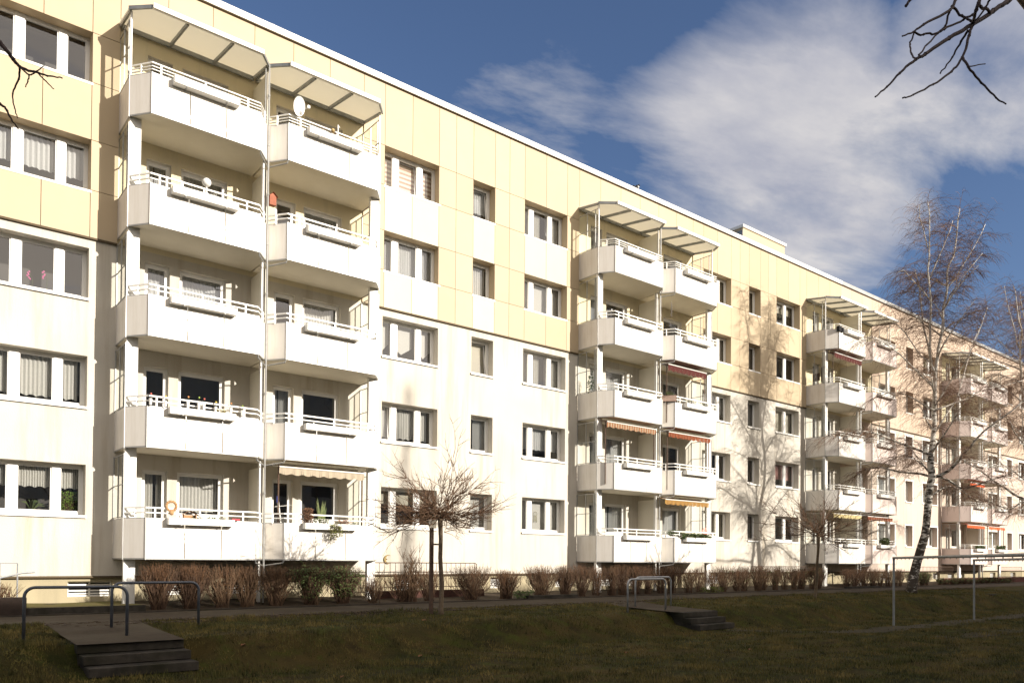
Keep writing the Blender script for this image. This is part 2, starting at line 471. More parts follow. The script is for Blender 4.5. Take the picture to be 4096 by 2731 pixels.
TURF = turf_mat()
PAVE = noisy('brown_paving', (0.042, 0.028, 0.015), (0.026, 0.018, 0.010), 6.0, 0.9, bump=0.5, bscale=25.0, c3=(0.06, 0.048, 0.03), s3=0.8)
SOIL = noisy('bed_soil', (0.035, 0.025, 0.016), (0.06, 0.042, 0.025), 7.0, 0.95, bump=0.6, bscale=15.0)
DIRT = noisy('trodden_dirt', (0.045, 0.036, 0.018), (0.032, 0.027, 0.012), 6.0, 0.95, bump=0.4, bscale=20.0)

# the ground: one sheet to the horizon, finely divided near the camera
xs = np.unique(np.concatenate([np.linspace(-700, -20, 12), np.arange(-20, 80, 0.4), np.linspace(80, 1100, 14)]))
ys = np.unique(np.concatenate([np.linspace(-700, -2, 12), np.arange(-2, 26, 0.125), np.linspace(26, 900, 12)]))
gv = [(float(x), float(y), gz(float(x), float(y)) if -2 <= y <= 26 and -20 <= x <= 80 else (0.04 if y < 14 else 0.82)) for y in ys for x in xs]
gf = [(j * len(xs) + i, j * len(xs) + i + 1, (j + 1) * len(xs) + i + 1, (j + 1) * len(xs) + i) for j in range(len(ys) - 1) for i in range(len(xs) - 1)]
gme = bpy.data.meshes.new('lawn'); gme.from_pydata(gv, [], gf); gme.materials.append(TURF)
gme.polygons.foreach_set('use_smooth', [True] * len(gf))
lawn = link('lawn', gme); lawn['kind'] = 'structure'


def edge_wob(x): return 0.10 * math.sin(x * 0.9) + 0.06 * math.sin(x * 2.7 + 1) + 0.03 * math.sin(x * 7.3)


# the brown paved path along the house
mb = MB(); st = 0.4; x = -12.0
while x < 78:
    ya = 17.5 + edge_wob(x); yb = 17.5 + edge_wob(x + st)
    prev = None
    for k in range(5):
        t0, t1 = k / 5, (k + 1) / 5
        pts = []
        for (xx, yy, t) in ((x, ya, t0), (x + st, yb, t0), (x + st, yb, t1), (x, ya, t1)):
            y = yy + (19.85 - yy) * t
            pts.append((xx, y, gz(xx, y) + 0.012))
        mb.quad(*pts)
    x += st
tag(mb.build('path', PAVE), kind='structure')
# weathered cobbles along the lawn side of the path
mb = MB(); rc = random.Random(9); x = 2.0
STONE = noisy('cobble', (0.085, 0.062, 0.042), (0.045, 0.033, 0.023), 9.0, 0.85)
while x < 46:
    for r_ in range(6):
        y = 17.05 + r_ * 0.105 + 0.02 * math.sin(x * 3) + edge_wob(x) * 0.5
        if rc.random() < 0.30 + 0.35 * math.sin(x * 0.8 + r_): continue
        z = gz(x, y); a = rc.uniform(.036, .046); h_ = rc.uniform(.004, .022)
        mb.box(x - a, x + a, y - a, y + a, z - .02, z + h_)
    x += 0.105
tag(mb.build('cobbles', STONE), 'worn cobbles scattered along the lawn side of the path', 'cobbles', kind='stuff')
# narrow kerb towards the planting bed
mb = MB(); mb.box(-12, 78, 19.85, 19.91, 0.55, 0.735)
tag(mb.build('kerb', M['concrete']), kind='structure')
# planting bed
tag(grid('planting_bed', -12, 78, 200, 19.91, 22.7, 9, lambda x, y: gz(x, y) + 0.012 + 0.015 * math.sin(x * 5 + y * 3), SOIL), kind='structure')
# landings between steps and path
for (a, b) in ((2.56, 4.24), (17.5, 19.25)):
    tag(grid('landing', a, b, 8, 14.3, 17.55, 14, lambda x, y: max(gz(x, y), 0.575 + 0.03 * (y - 14.3)) + 0.006, PAVE))
# trodden dirt tracks on the lower lawn


def track(pts, w):
    mbt = MB(); P = [Vector(p) for p in pts]; fine = []
    for a, b in zip(P[:-1], P[1:]):
        n = max(2, int((b - a).length / 0.4))
        for i in range(n): fine.append(a.lerp(b, i / n))
    fine.append(P[-1])
    for it in range(6): fine = [fine[0]] + [(fine[i - 1] + fine[i] * 2 + fine[i + 1]) / 4 for i in range(1, len(fine) - 1)] + [fine[-1]]
    L = []
    for i, p in enumerate(fine):
        d = (fine[min(i + 1, len(fine) - 1)] - fine[max(i - 1, 0)]).normalized(); nn = Vector((-d.y, d.x))
        ww = w * (0.5 + 0.12 * math.sin(i * 1.7) + 0.08 * math.sin(i * 3.9))
        L.append([p - nn * ww, p - nn * ww * .33, p + nn * ww * .33, p + nn * ww])
    for a, b in zip(L[:-1], L[1:]):
        for k in range(3):
            mbt.quad(*[(q.x, q.y, gz(q.x, q.y) + 0.01) for q in (a[k], b[k], b[k + 1], a[k + 1])])
    return tag(mbt.build('dirt_path', DIRT), kind='structure')


track([(18.8, 13.5), (20.0, 12.2), (22.0, 11.0), (26, 10.9), (30, 11.0), (40, 11.4), (60, 12)], 0.9)
track([(22.0, 9.0), (25, 8.6), (30, 8.4), (40, 8.2)], 0.6)

# ------------------------------------------------------------------ grass blades (near lawn)
rng = np.random.default_rng(3)
NB = 230000
bx = rng.uniform(0, 1, NB); by = rng.uniform(0, 1, NB)
yy = 4.5 + 13 * by ** 0.8
xx = yy * (0.10 + 3.2 * bx ** 1.35) + rng.uniform(-.2, .2, NB)
keep = (xx < 46) & ~((xx > 2.5) & (xx < 4.3) & (yy > 13.6)) & ~((xx > 17.45) & (xx < 19.3) & (yy > 13.4))
clump = np.sin(xx * 3.1 + np.sin(yy * 2.3) * 2) + np.sin(yy * 4.7 + xx * 0.7) + rng.normal(0, 0.9, NB)
keep &= (clump > -0.6)
dirtm = (np.abs(yy - 11.0) < 0.35) & (xx > 20.5)
keep &= ~dirtm | (rng.uniform(0, 1, NB) < 0.15)
xx = xx[keep]; yy = yy[keep]; nb = len(xx)
zz = np.array([gz(float(a), float(b)) for a, b in zip(xx, yy)])
hh = rng.uniform(0.025, 0.075, nb) * (1 + 0.9 * np.clip(np.sin(xx * 1.7 + np.sin(yy * 3.1)) * np.sin(yy * 2.1 + np.sin(xx * 2.3)), 0, 1)); an = rng.uniform(0, 6.28, nb); wd = rng.uniform(0.005, 0.011, nb)
lx = rng.normal(0, 0.025, nb); ly = rng.normal(0, 0.025, nb)
V = np.zeros((nb, 3, 3))
V[:, 0] = np.stack([xx - wd * np.cos(an), yy - wd * np.sin(an), zz - 0.004], 1)
V[:, 1] = np.stack([xx + wd * np.cos(an), yy + wd * np.sin(an), zz - 0.004], 1)
V[:, 2] = np.stack([xx + lx, yy + ly, zz + hh], 1)
me = bpy.data.meshes.new('grass'); me.vertices.add(nb * 3); me.vertices.foreach_set('co', V.ravel())
me.loops.add(nb * 3); me.loops.foreach_set('vertex_index', np.arange(nb * 3))
me.polygons.add(nb); me.polygons.foreach_set('loop_start', np.arange(nb) * 3); me.polygons.foreach_set('loop_total', np.full(nb, 3))
GR = noisy('grass_blade', (0.050, 0.060, 0.010), (0.21, 0.155, 0.048), 0.9, 0.8, c3=(0.020, 0.026, 0.006), s3=3.0)
me.materials.append(GR); me.update(); me.validate()
tag(link('grass', me), 'short damp winter grass growing over the shaded lawn', 'grass', kind='stuff')
# fallen leaves
for i, (x, y, s) in enumerate(((8.4, 13.2, .07), (6.1, 12.0, .05), (9.9, 15.4, .08), (5.2, 14.1, .06), (12.5, 11.5, .05), (15.1, 10.2, .06))):
    mb = MB(); z = gz(x, y) + 0.03; n = []
    for k in range(9):
        a = k / 9 * 6.283; r = s * (1 if k % 2 else 0.55); n.append((x + r * math.cos(a), y + r * math.sin(a), z + 0.02 * math.sin(k * 2.1)))
    c = (x, y, z + 0.012)
    for k in range(9): mb.poly([c, n[k], n[(k + 1) % 9]])
    LB = ('beside the foot of the slope left of the globe tree', 'in the dark lawn right of the near steps', 'on the upper lawn near the path left of the globe tree', 'in the grass just beyond the right end of the near steps', 'in the open lawn below the globe tree', 'in the lawn before the farther steps')
    tag(mb.build('fallen_leaf', M['leafbrown']), 'brown fallen leaf lying ' + LB[i], 'leaf', 'fallen leaves on the lawn')

# ------------------------------------------------------------------ windows and balconies: shared meshes
REV = 0.29                           # depth of a window reveal


def curtain_mesh(w, h, style, seed, var=0):
    rnd = random.Random(seed); mb_ = MB()
    mtl = M['net']

    def pleat(x0, x1, z0, z1, n, amp=0.018, scal=0):
        k = n * 4
        for i in range(k):
            xa = x0 + (x1 - x0) * i / k; xb = x0 + (x1 - x0) * (i + 1) / k
            ya = amp * math.sin(i * math.pi / 2 + rnd.uniform(-.4, .4)); yb = amp * math.sin((i + 1) * math.pi / 2)
            za = z0 + scal * abs(math.sin(xa * 14)); zb = z0 + scal * abs(math.sin(xb * 14))
            mb_.quad((xa, ya, za), (xb, yb, zb), (xb, yb, z1), (xa, ya, z1))
    if style == 'pleat':
        mtl = M['net'] if var != 1 else M['lace']
        if var == 0: pleat(0.03, w - 0.03, 0.03, h, int(w / 0.09))
        elif var == 1: pleat(0.03, w * 0.55, 0.05, h, int(w / 0.16), 0.03); pleat(w * 0.68, w - 0.03, 0.05, h, int(w / 0.3) + 1, 0.025)
        elif var == 2: pleat(0.03, w - 0.03, h * 0.30, h, int(w / 0.12), 0.022, 0.03)
        else: pleat(0.03, w * 0.38, 0.03, h, int(w / 0.25) + 1, 0.02); pleat(w * 0.45, w - 0.03, h * 0.10, h, int(w / 0.14) + 1, 0.03)
    elif style == 'valance': pleat(0.03, w - 0.03, h * 0.52, h, int(w / 0.06), 0.02, 0.04); mtl = M['lace']
    elif style == 'lace': pleat(0.05, w * 0.94, h * 0.14, h, int(w / 0.10), 0.02, 0.05); mtl = M['lace']
    elif style == 'banded': mb_.quad((0.02, 0, 0.05), (w - 0.02, 0, 0.05), (w - 0.02, 0, h), (0.02, 0, h)); mtl = M['banded']
    elif style == 'cream': mb_.quad((0.02, 0, 0.02), (w - 0.02, 0, 0.02), (w - 0.02, 0, h), (0.02, 0, h)); mtl = M['cream']
    elif style == 'white': mb_.quad((0.02, 0, 0.10), (w - 0.02, 0, 0.10), (w - 0.02, 0, h), (0.02, 0, h)); mtl = M['whiteblind']
    elif style == 'short': mb_.quad((0.02, 0, h * 0.6), (w - 0.02, 0, h * 0.6), (w - 0.02, 0, h), (0.02, 0, h)); mtl = M['cream']
    elif style == 'rose': mb_.quad((0.02, 0, h * 0.35), (w - 0.02, 0, h * 0.35), (w - 0.02, 0, h), (0.02, 0, h)); mtl = M['rose']
    elif style == 'points':
        for a, b in ((0.0, 0.24), (0.27, 0.66), (0.73, 1.0)):
            xa, xb = a * w + 0.02, b * w - 0.02
            mb_.poly([(xa, 0, h), (xa, 0, h * 0.42), ((xa + xb) / 2, 0, h * 0.22), (xb, 0, h * 0.42), (xb, 0, h)])
        mtl = M['lace']
    elif style == 'sides':
        pleat(0.03, w * 0.24, 0.03, h, 4, 0.02); pleat(w * 0.72, w - 0.03, 0.03, h, 5, 0.02); mtl = M['lace']
    else: return None
    return mb_.mesh('curtain', mtl)


def frame_mesh(w, h, mull, tilt=None, sur=False):
    """white frame in the opening; origin at its lower left front corner; mull = list of mullion spans"""
    mb_ = MB(); t = 0.075; dp = 0.07
    mb_.box(0, t, 0, dp, 0, h).box(w - t, w, 0, dp, 0, h)
    xs_ = [t] + [q for ab in mull for q in ab] + [w - t]
    for a, b in mull: mb_.box(a, b, -0.015, dp, 0.0, h)
    glass = []
    for i in range(0, len(xs_), 2):
        a, b = xs_[i], xs_[i + 1]
        mb_.box(a, b, 0, dp, 0, t + 0.01).box(a, b, 0, dp, h - t, h)
        # casement bead
        e = 0.028
        mb_.box(a, a + e, 0.012, dp, t + 0.01, h - t).box(b - e, b, 0.012, dp, t + 0.01, h - t)
        mb_.box(a + e, b - e, 0.012, dp, t + 0.01, t + 0.01 + e).box(a + e, b - e, 0.012, dp, h - t - e, h - t)
        glass.append((a + e, b - e, t + 0.01 + e, h - t - e))
    if sur:
        q = 0.10
        mb_.box(-q, 0, -REV - 0.015, -REV + 0.01, -q, h + q).box(w, w + q, -REV - 0.015, -REV + 0.01, -q, h + q)
        mb_.box(0, w, -REV - 0.015, -REV + 0.01, h, h + q)
    gm = MB()
    for i, (a, b, c, d) in enumerate(glass):
        if tilt is not None and i == tilt:
            gm.quad((a, 0.045, c), (b, 0.045, c), (b, 0.16, d), (a, 0.16, d))
            mb_.poly([(b, 0.02, c), (b + 0.0, 0.07, c), (b, 0.19, d), (b, 0.13, d)])
            mb_.quad((a, 0.12, d - 0.05), (b, 0.12, d - 0.05), (b, 0.135, d), (a, 0.135, d))
            mb_.quad((b - 0.04, 0.04, c), (b, 0.04, c), (b, 0.155, d), (b - 0.04, 0.155, d))
        else: gm.quad((a, 0.045, c), (b, 0.045, c), (b, 0.045, d), (a, 0.045, d))
    return mb_.mesh('window', M['frame']), gm.mesh('pane', M['glass'])


def sill_mesh(w, d=REV):
    mb_ = MB(); mb_.prism([(0, 0), (0, 1), (0, 2)], 0, 0) if False else None
    mb_.box(-0.03, w + 0.03, -d - 0.06, 0.01, -0.045, -0.012)
    mb_.box(-0.03, w + 0.03, -d - 0.06, -d - 0.045, -0.075, -0.045)
    return mb_.mesh('sill', M['white'])


KIND = {'tri': (2.18, 1.30, [(0.50, 0.71), (1.46, 1.65)]), 'one': (0.98, 1.30, []), 'two': (2.18, 1.30, [(1.18, 1.38)]),
        'bal': (1.27, 1.28, []), 'door': (0.64, 2.22, [])}
_fc = {}
_wc = 0


def put_window(bld, kind, x, z, style=None, tilt=None, sur=False, rev=REV, front=D):
    w, h, mull = KIND[kind]
    key = (kind, tilt, sur)
    if key not in _fc: _fc[key] = frame_mesh(w, h, mull, tilt, sur)
    fm, gm = _fc[key]
    name = 'balcony_door' if kind == 'door' else 'window'
    o = link(name, fm, bld, (x, front + rev - 0.0, z))
    link('pane', gm, o)
    if kind != 'door':
        sk = ('sill', kind, rev)
        if sk not in _fc: _fc[sk] = sill_mesh(w, rev)
        link('sill', _fc[sk], o)
    if style:
        global _wc
        _wc += 1; var = (_wc * 7 // 3) % 4 if style == 'pleat' else 0
        ck = ('cur', kind, style, var)
        if ck not in _fc: _fc[ck] = curtain_mesh(w, h, style, len(style) + var, var)
        if _fc[ck] is not None: link('curtain', _fc[ck], o, (0, 0.22, 0))
    return o


def wall_mesh(x0, x1, z0, z1, y, holes, depth):
    mb_ = MB()
    gx = sorted(set([x0, x1] + [q for i in range(4) for q in (P0 + PER * i, P0 + PER * i + 7.2) if x0 < q < x1] + [q for h_ in holes for q in (h_[0], h_[1]) if x0 < q < x1]))
    gzs = sorted(set([z0, z1] + [q for q in (10.24, 16.08) if z0 < q < z1] + [q for h_ in holes for q in (h_[2], h_[3]) if z0 < q < z1]))
    for i in range(len(gx) - 1):
        for j in range(len(gzs) - 1):
            cx, cz = (gx[i] + gx[i + 1]) / 2, (gzs[j] + gzs[j + 1]) / 2
            if any(a < cx < b and c < cz < d for a, b, c, d in holes): continue
            mb_.quad((gx[i], y, gzs[j]), (gx[i + 1], y, gzs[j]), (gx[i + 1], y, gzs[j + 1]), (gx[i], y, gzs[j + 1]))
    for a, b, c, d in holes:
        e = y + depth
        mb_.quad((a, y, c), (a, e, c), (a, e, d), (a, y, d)); mb_.quad((b, y, c), (b, y, d), (b, e, d), (b, e, c))
        mb_.quad((a, y, d), (a, e, d), (b, e, d), (b, y, d)); mb_.quad((a, y, c), (b, y, c), (b, e, c), (a, e, c))
    return mb_


# ------------------------------------------------------------------ the buildings
P0, PER = 4.83, 16.8
SILL, HEAD, ST = 3.08, 4.38, 2.8
DIV, TOP = 10.24, 17.63
BAL_Y1, BAL_YF, BC = 21.46, 20.93, 0.40     # balcony: depth of its side, front plane, chamfer
PROUD = 0.05                                 # cladding stands proud of the plaster

yellow = thing('apartment_building', 'long five storey block with yellow upper cladding and cream plaster below', 'apartment building', (18, D, 0.8))
pink = thing('apartment_building', 'pale pink and peach block at the far right behind the birch', 'apartment building', (60, D, 0.8))
BX = 42.03                                   # where the second house begins


def ofs(b): return -b.location


def lk(mb_, name, mats, bld, smooth=False):
    """world-space mesh as a part of a building"""
    return mb_.build(name, mats, bld, ofs(bld), smooth)


def pair_x(i): return P0 + PER * i


STY = {('a', 0): ['valance', 'lace', None, 'pleat', None], ('b', 0): ['short', 'lace', 'points', 'pleat', 'banded'],
       ('c', 0): ['white', 'pleat', 'cream', 'lace', 'pleat'], ('a', 1): ['white', 'pleat', 'pleat', 'white', 'pleat'],
       ('b', 1): ['cream', None, 'pleat', 'sides', 'cream'], ('c', 1): ['sides', None, 'pleat', 'sides', 'cream'],
       ('a', 2): [None, 'rose', 'cream', None, 'short'], ('b', 2): ['pleat'] * 5, ('c', 2): ['cream', 'cream', None, 'cream', None],
       ('a', 3): ['cream', 'cream', 'pleat', None, 'cream'], ('b', 3): ['cream'] * 5, ('c', 3): ['pleat'] * 5, ('a', 4): [None, 'cream', None, 'pleat', None], ('c', -1): ['pleat'] * 5}
COLS = [('c', -1, 'one', 16.4 - PER)]
for i in range(0, 5):
    COLS.append(('a', i, 'two' if i in (2, 4) else ('tri'), 2.0 + PER * i))
    if i < 4:
        COLS.append(('b', i, 'tri', 12.8 + PER * i)); COLS.append(('c', i, 'one', 16.4 + PER * i))
holesY, holesP = [], []
clh = []
for (n, i, kd, x) in COLS:
    w, h, mull = KIND[kd]
    for k in range(5):
        hl = (x, x + w, SILL + ST * k, SILL + ST * k + h)
        (holesY if x < BX else holesP).append(hl)
        b = yellow if x < BX else pink
        tl = {('b', 0, 4): 1, ('c', 0, 4): 0, ('b', 0, 1): 0, ('c', 0, 2): 0, ('a', 2, 0): 1}.get((n, i, k))
        o = put_window(b, kd, x, SILL + ST * k, STY[(n, i)][k], tl, b is pink)
        o.location = Vector((x, D + REV, SILL + ST * k)) + ofs(b)
BALW = []
for pi in range(4):
    for hf in range(2):
        bx0 = pair_x(pi) + 3.6 * hf
        b = yellow if bx0 < BX - 0.1 else pink
        for k in range(5):
            zb = 1.97 + ST * k
            for kd, xo, z0 in (('door', 0.70, zb + 0.18), ('bal', 1.60, zb + 1.12)):
                w, h, _ = KIND[kd]
                (holesY if b is yellow else holesP).append((bx0 + xo, bx0 + xo + w, z0, z0 + h))
                sty = random.Random(pi * 100 + hf * 50 + k * 7 + (3 if kd == 'door' else 0)).choice([None, 'pleat', 'pleat', 'lace', None])
                if (pi, hf, k) == (0, 1, 0): sty = None
                if kd == 'door' and sty == 'lace': sty = 'pleat'
                if (pi, hf) == (0, 0): sty = {0: 'lace' if kd == 'bal' else 'pleat', 1: None, 2: 'pleat', 3: 'pleat', 4: None}[k]
                o = put_window(b, kd, bx0 + xo, z0, sty, None, False, 0.12)
                o.location = Vector((bx0 + xo, D + 0.12, z0)) + ofs(b)
# ground-up walls
for b, hs, xa, xb, mt in ((yellow, holesY, -9.0, BX, 'plaster'), (pink, holesP, BX, 78.0, 'plaster_pink')):
    mb = MB(); mats = [M[mt], M['stucco'], M['joint']]
    low = wall_mesh(xa, xb, 1.52, TOP, D, hs, 0.33)
    # stucco colour inside the loggias of the clad storeys
    for q, vi in zip(low.f, range(len(low.f))):
        c = [sum(low.v[j][a] for j in q) / len(q) for a in range(3)]
        nrm_y = all(abs(low.v[j][1] - D) < 1e-6 for j in q)
        if nrm_y and c[2] > DIV: low.mi[vi] = 1 if any(pair_x(i) < c[0] < pair_x(i) + 7.2 for i in range(4)) and c[2] < 16.08 else 2
    lk(low, 'wall', mats, b)
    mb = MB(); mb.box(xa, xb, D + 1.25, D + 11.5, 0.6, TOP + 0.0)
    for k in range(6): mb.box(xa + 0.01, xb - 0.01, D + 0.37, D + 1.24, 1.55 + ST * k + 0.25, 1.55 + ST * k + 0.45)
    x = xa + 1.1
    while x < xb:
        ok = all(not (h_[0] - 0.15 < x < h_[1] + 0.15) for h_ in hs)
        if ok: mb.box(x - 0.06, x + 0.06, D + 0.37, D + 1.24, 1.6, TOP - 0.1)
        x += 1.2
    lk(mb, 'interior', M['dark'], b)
    mb = MB(); mb.box(xa, xb, D + 0.012, D + 0.29, 1.47, 1.519)
    mb.box(xa, xb, D - PROUD - 0.06, D + 0.02, TOP, TOP + 0.02)
    lk(mb, 'drip_edge', M['joint'], b)
    # roof edge: white metal band, in lengths
    mb = MB(); x = xa
    while x < xb - 0.01:
        x2 = min(x + 3.6, xb)
        mb.box(x + 0.003, x2 - 0.003, D - 0.13, D + 0.45, TOP + 0.022, TOP + 0.22)
        mb.box(x2 - 0.05, x2 - 0.003, D - 0.136, D + 0.456, TOP + 0.018, TOP + 0.226)
        x = x2
    lk(mb, 'roof_edge', M['white'] if b is yellow else M['alu'], b)
    mb = MB(); mb.box(xa, xb, D + 0.45, D + 11.5, TOP + 0.0 + 0.002, TOP + 0.12)
    lk(mb, 'roof', M['zincdark'], b)
    # plinth with cellar windows
    mb = MB(); ch = []
    for i in range(-1, 5):
        for xo in (-1.0, 9.2 - PER + 8.9, 3.0, 8.6, 12.6):
            x = pair_x(i) + xo
            if xa + 0.5 < x < xb - 1.5: ch.append((x, x + 1.05, 0.98, 1.38))
    ch = sorted(set(ch)); c2 = []
    for q in ch:
        if not c2 or q[0] > c2[-1][1] + 0.3: c2.append(q)
    pl = wall_mesh(xa, xb, 0.4, 1.469, D + 0.12, c2, 0.3)
    lk(pl, 'plinth', M['plinth'], b)
    for q in c2:
        mb = MB(); w = q[1] - q[0]; h = q[3] - q[2]
        mb.box(0, w, 0, 0.03, 0, 0.04).box(0, w, 0, 0.03, h - 0.04, h).box(0, 0.04, 0, 0.03, 0.04, h - 0.04).box(w - 0.04, w, 0, 0.03, 0.04, h - 0.04)
        mb.box(w / 2 - 0.02, w / 2 + 0.02, 0, 0.03, 0.04, h - 0.04)
        for r_ in range(4): mb.box(0.04, w - 0.04, 0.012, 0.022, 0.06 + r_ * 0.075, 0.10 + r_ * 0.075)
        o = mb.build('cellar_window', M['white'], b); o.location = Vector((q[0], D + 0.26, q[2])) + ofs(b)

# cladding plates of the two upper storeys and the attic strip
ROWS = [(10.26, 11.48), (11.48, 12.78), (12.78, 14.28), (14.28, 15.58), (15.58, 17.625)]
GAP = 0.015


def clad(b, xa, xb):
    mb_ = MB(); mats = (CLAD + PALE) if b is yellow else (PEACH + [PEACH[0]])
    rnd = random.Random(5)
    base = [0.05, 0.77, 1.83, 2.90, 3.62, 4.37, 5.35, 6.03, 6.77, 7.85, 8.95, 9.55]   # joints between two balcony towers
    for i in range(-1, 5):
        g0 = pair_x(i) + 7.2 - 0.0
        cuts = [g0 - 0.01] + [g0 + q for q in base[1:-1]] + [pair_x(i + 1) + 0.01]
        for a, bb_ in zip(cuts[:-1], cuts[1:]):
            for r_, (z0, z1) in enumerate(ROWS):
                cx = (a + bb_) / 2
                if cx < xa or cx > xb: continue
                a_, b_ = max(a, xa), min(bb_, xb)
                inwin = next((q for q in COLS if q[3] - 0.1 < cx < q[3] + KIND[q[2]][0] + 0.1), None)
                if inwin and r_ in (1, 3): continue
                if b is yellow:
                    mb_.cur = rnd.randrange(3)
                    if inwin and r_ in (0, 2) and 12.0 < cx < 22:
                        mb_.cur = 3 + rnd.randrange(2) if (cx < 18 or r_ == 2) else rnd.randrange(3)
                else: mb_.cur = rnd.randrange(2)
                mb_.box(a_ + GAP / 2, b_ - GAP / 2, D - PROUD, D - 0.005, z0 + (GAP / 2 if r_ else 0.0), z1 - (GAP / 2 if r_ < 4 else 0.0))
        # attic strip over the balconies
        xs_ = [pair_x(i) + q for q in (0.01, 1.2, 2.4, 3.6, 4.8, 6.0, 7.19)]
        for a, bb_ in zip(xs_[:-1], xs_[1:]):
            cx = (a + bb_) / 2
            if cx < xa or cx > xb: continue
            mb_.cur = rnd.randrange(3) if b is yellow else rnd.randrange(2)
            mb_.box(a + GAP / 2, bb_ - GAP / 2, D - PROUD, D - 0.005, 16.08, 17.625)
    lk(mb_, 'cladding', mats, b)
    # window linings of the clad storeys
    for (n, i, kd, x) in COLS:
        if not (xa <= x < xb): continue
        w, h, _ = KIND[kd]
        for k in (3, 4):
            mb_ = MB()
            z0 = SILL + ST * k; z1 = z0 + h
            for (p, q) in (((x + 0.003, 1)), ((x + w - 0.003, -1))):
                mb_.quad((p, D - PROUD + 0.002, z0), (p, D + 0.28, z0), (p, D + 0.28, z1), (p, D - PROUD + 0.002, z1))
            mb_.quad((x, D - PROUD + 0.002, z1 - 0.003), (x, D + 0.28, z1 - 0.003), (x + w, D + 0.28, z1 - 0.003), (x + w, D - PROUD + 0.002, z1 - 0.003))
            lk(mb_, 'window_lining', CLAD[2] if b is yellow else PEACH[0], b)
    # dark joint backing, seen only through the gaps, and a dark strip painted as the shadow line under the plates
    for i in range(-1, 5):
        mb_ = MB(); a, c = max(pair_x(i) + 7.2, xa), min(pair_x(i + 1), xb)
        if c > a:
            mb_.box(a, c, D - PROUD - 0.012, D - 0.004, DIV - 0.035, DIV + 0.012)
            lk(mb_, 'shadow_line', M['joint'], b)


clad(yellow, -9.0, BX); clad(pink, BX, 78.0)
# lift house on the roof
mb = MB(); mb.box(37.1, 41.25, 25.6, 31.5, TOP + 0.12, 20.55)
for z in (19.1, 19.75): mb.box(37.08, 41.27, 25.585, 25.6, z, z + 0.02)
mb.cur = 1; mb.box(37.02, 41.33, 25.52, 31.58, 20.55, 20.70)
mb.cur = 2; mb.box(37.075, 37.098, 25.6, 31.5, TOP + 0.2, 20.41)
lk(mb, 'roof_house', [CLAD[0], M['white'], M['zincdark']], yellow)


# balconies -------------------------------------------------------
def plan(mir):
    pts = [(0, D), (0, BAL_Y1), (BC, BAL_YF), (3.6 - BC, BAL_YF), (3.6, BAL_Y1), (3.6, D)]
    if mir: pts = [(3.6 - p[0], p[1]) for p in reversed(pts)]
    return [(p[0], p[1] - D) for p in pts]


def slab_mesh(mir):
    mb_ = MB(); pts = plan(mir)
    inner = []
    c = Vector((1.8, -0.6))
    for p in pts:
        v = Vector(p); q = Vector((min(max(v.x, 0.03), 3.57), max(v.y, BAL_YF - D + 0.035)))
        if abs(v.y - (BAL_Y1 - D)) < 0.01: q = Vector((min(max(v.x, 0.03), 3.57), v.y + 0.02))
        inner.append((q.x, min(q.y, -0.003)))
    mb_.prism(inner, 0.015, 0.19)
    return mb_.mesh('balcony', M['slab'])


def parapet_mesh(mir, outer_side, pm):
    """plates, aluminium edge trims and the narrow gutter; outer_side: has a straight side towards the facade"""
    mb_ = MB(); pts = [(0, D), (0, BAL_Y1), (BC, BAL_YF), (3.6 - BC, BAL_YF), (3.6, BAL_Y1)]
    pts = [(p[0], p[1] - D) for p in pts]
    segs = []
    if outer_side: segs.append((pts[0], pts[1], 1))
    segs += [(pts[1], pts[2], 1), (pts[2], pts[3], 3), (pts[3], pts[4], 1)]
    H = 1.03
    for a, b, n in segs:
        A = Vector(a); B = Vector(b)
        if a == pts[0]: A = Vector((0, -0.01))
        d = (B - A).normalized()
        for k in range(n):
            p = A.lerp(B, k / n) + d * 0.012; q = A.lerp(B, (k + 1) / n) - d * 0.012
            mb_.cur = 0; mb_.wallbar(p, q, 0.02, H - 0.02, 0.015)
        mb_.cur = 1
        mb_.wallbar(A, B, -0.012, 0.016, 0.028); mb_.wallbar(A, B, H - 0.02, H, 0.028)
    for p in pts[1:]:
        mb_.cur = 1; mb_.box(p[0] - 0.014, p[0] + 0.014, p[1] - 0.006, p[1] + 0.022, -0.02, H + 0.004)
    if mir: mb_.v = [(3.6 - x_, y_, z_) for x_, y_, z_ in mb_.v]
    return mb_.mesh('parapet', [pm, M['alu']])


def rail_mesh(mir, top):
    mb_ = MB(); o = 0.02
    pts = [(0.02, BAL_Y1 - D + o), (BC, BAL_YF - D + o), (3.6 - BC, BAL_YF - D + o), (3.58, BAL_Y1 - D + o)]
    for z, t in (((1.11, .02), (1.19, .02), (1.275, .03)) if top else ((1.145, 0.03), (1.265, 0.04))):
        for a, b in zip(pts[:-1], pts[1:]): mb_.wallbar(a, b, z, z + t, 0.035)
    for (x_, y_) in ((0.22, None), (0.62, 0), (1.72, 0), (2.85, 0), (3.42, None)):
        yv = BAL_YF - D + o + 0.006 if y_ == 0 else (BAL_Y1 + BAL_YF) / 2 - D + o
        mb_.box(x_ - 0.022, x_ + 0.022, yv, yv + 0.018, 1.0, 1.27)
    if mir: mb_.v = [(3.6 - x_, y_, z_) for x_, y_, z_ in mb_.v]
    return mb_.mesh('handrail', M['white'])


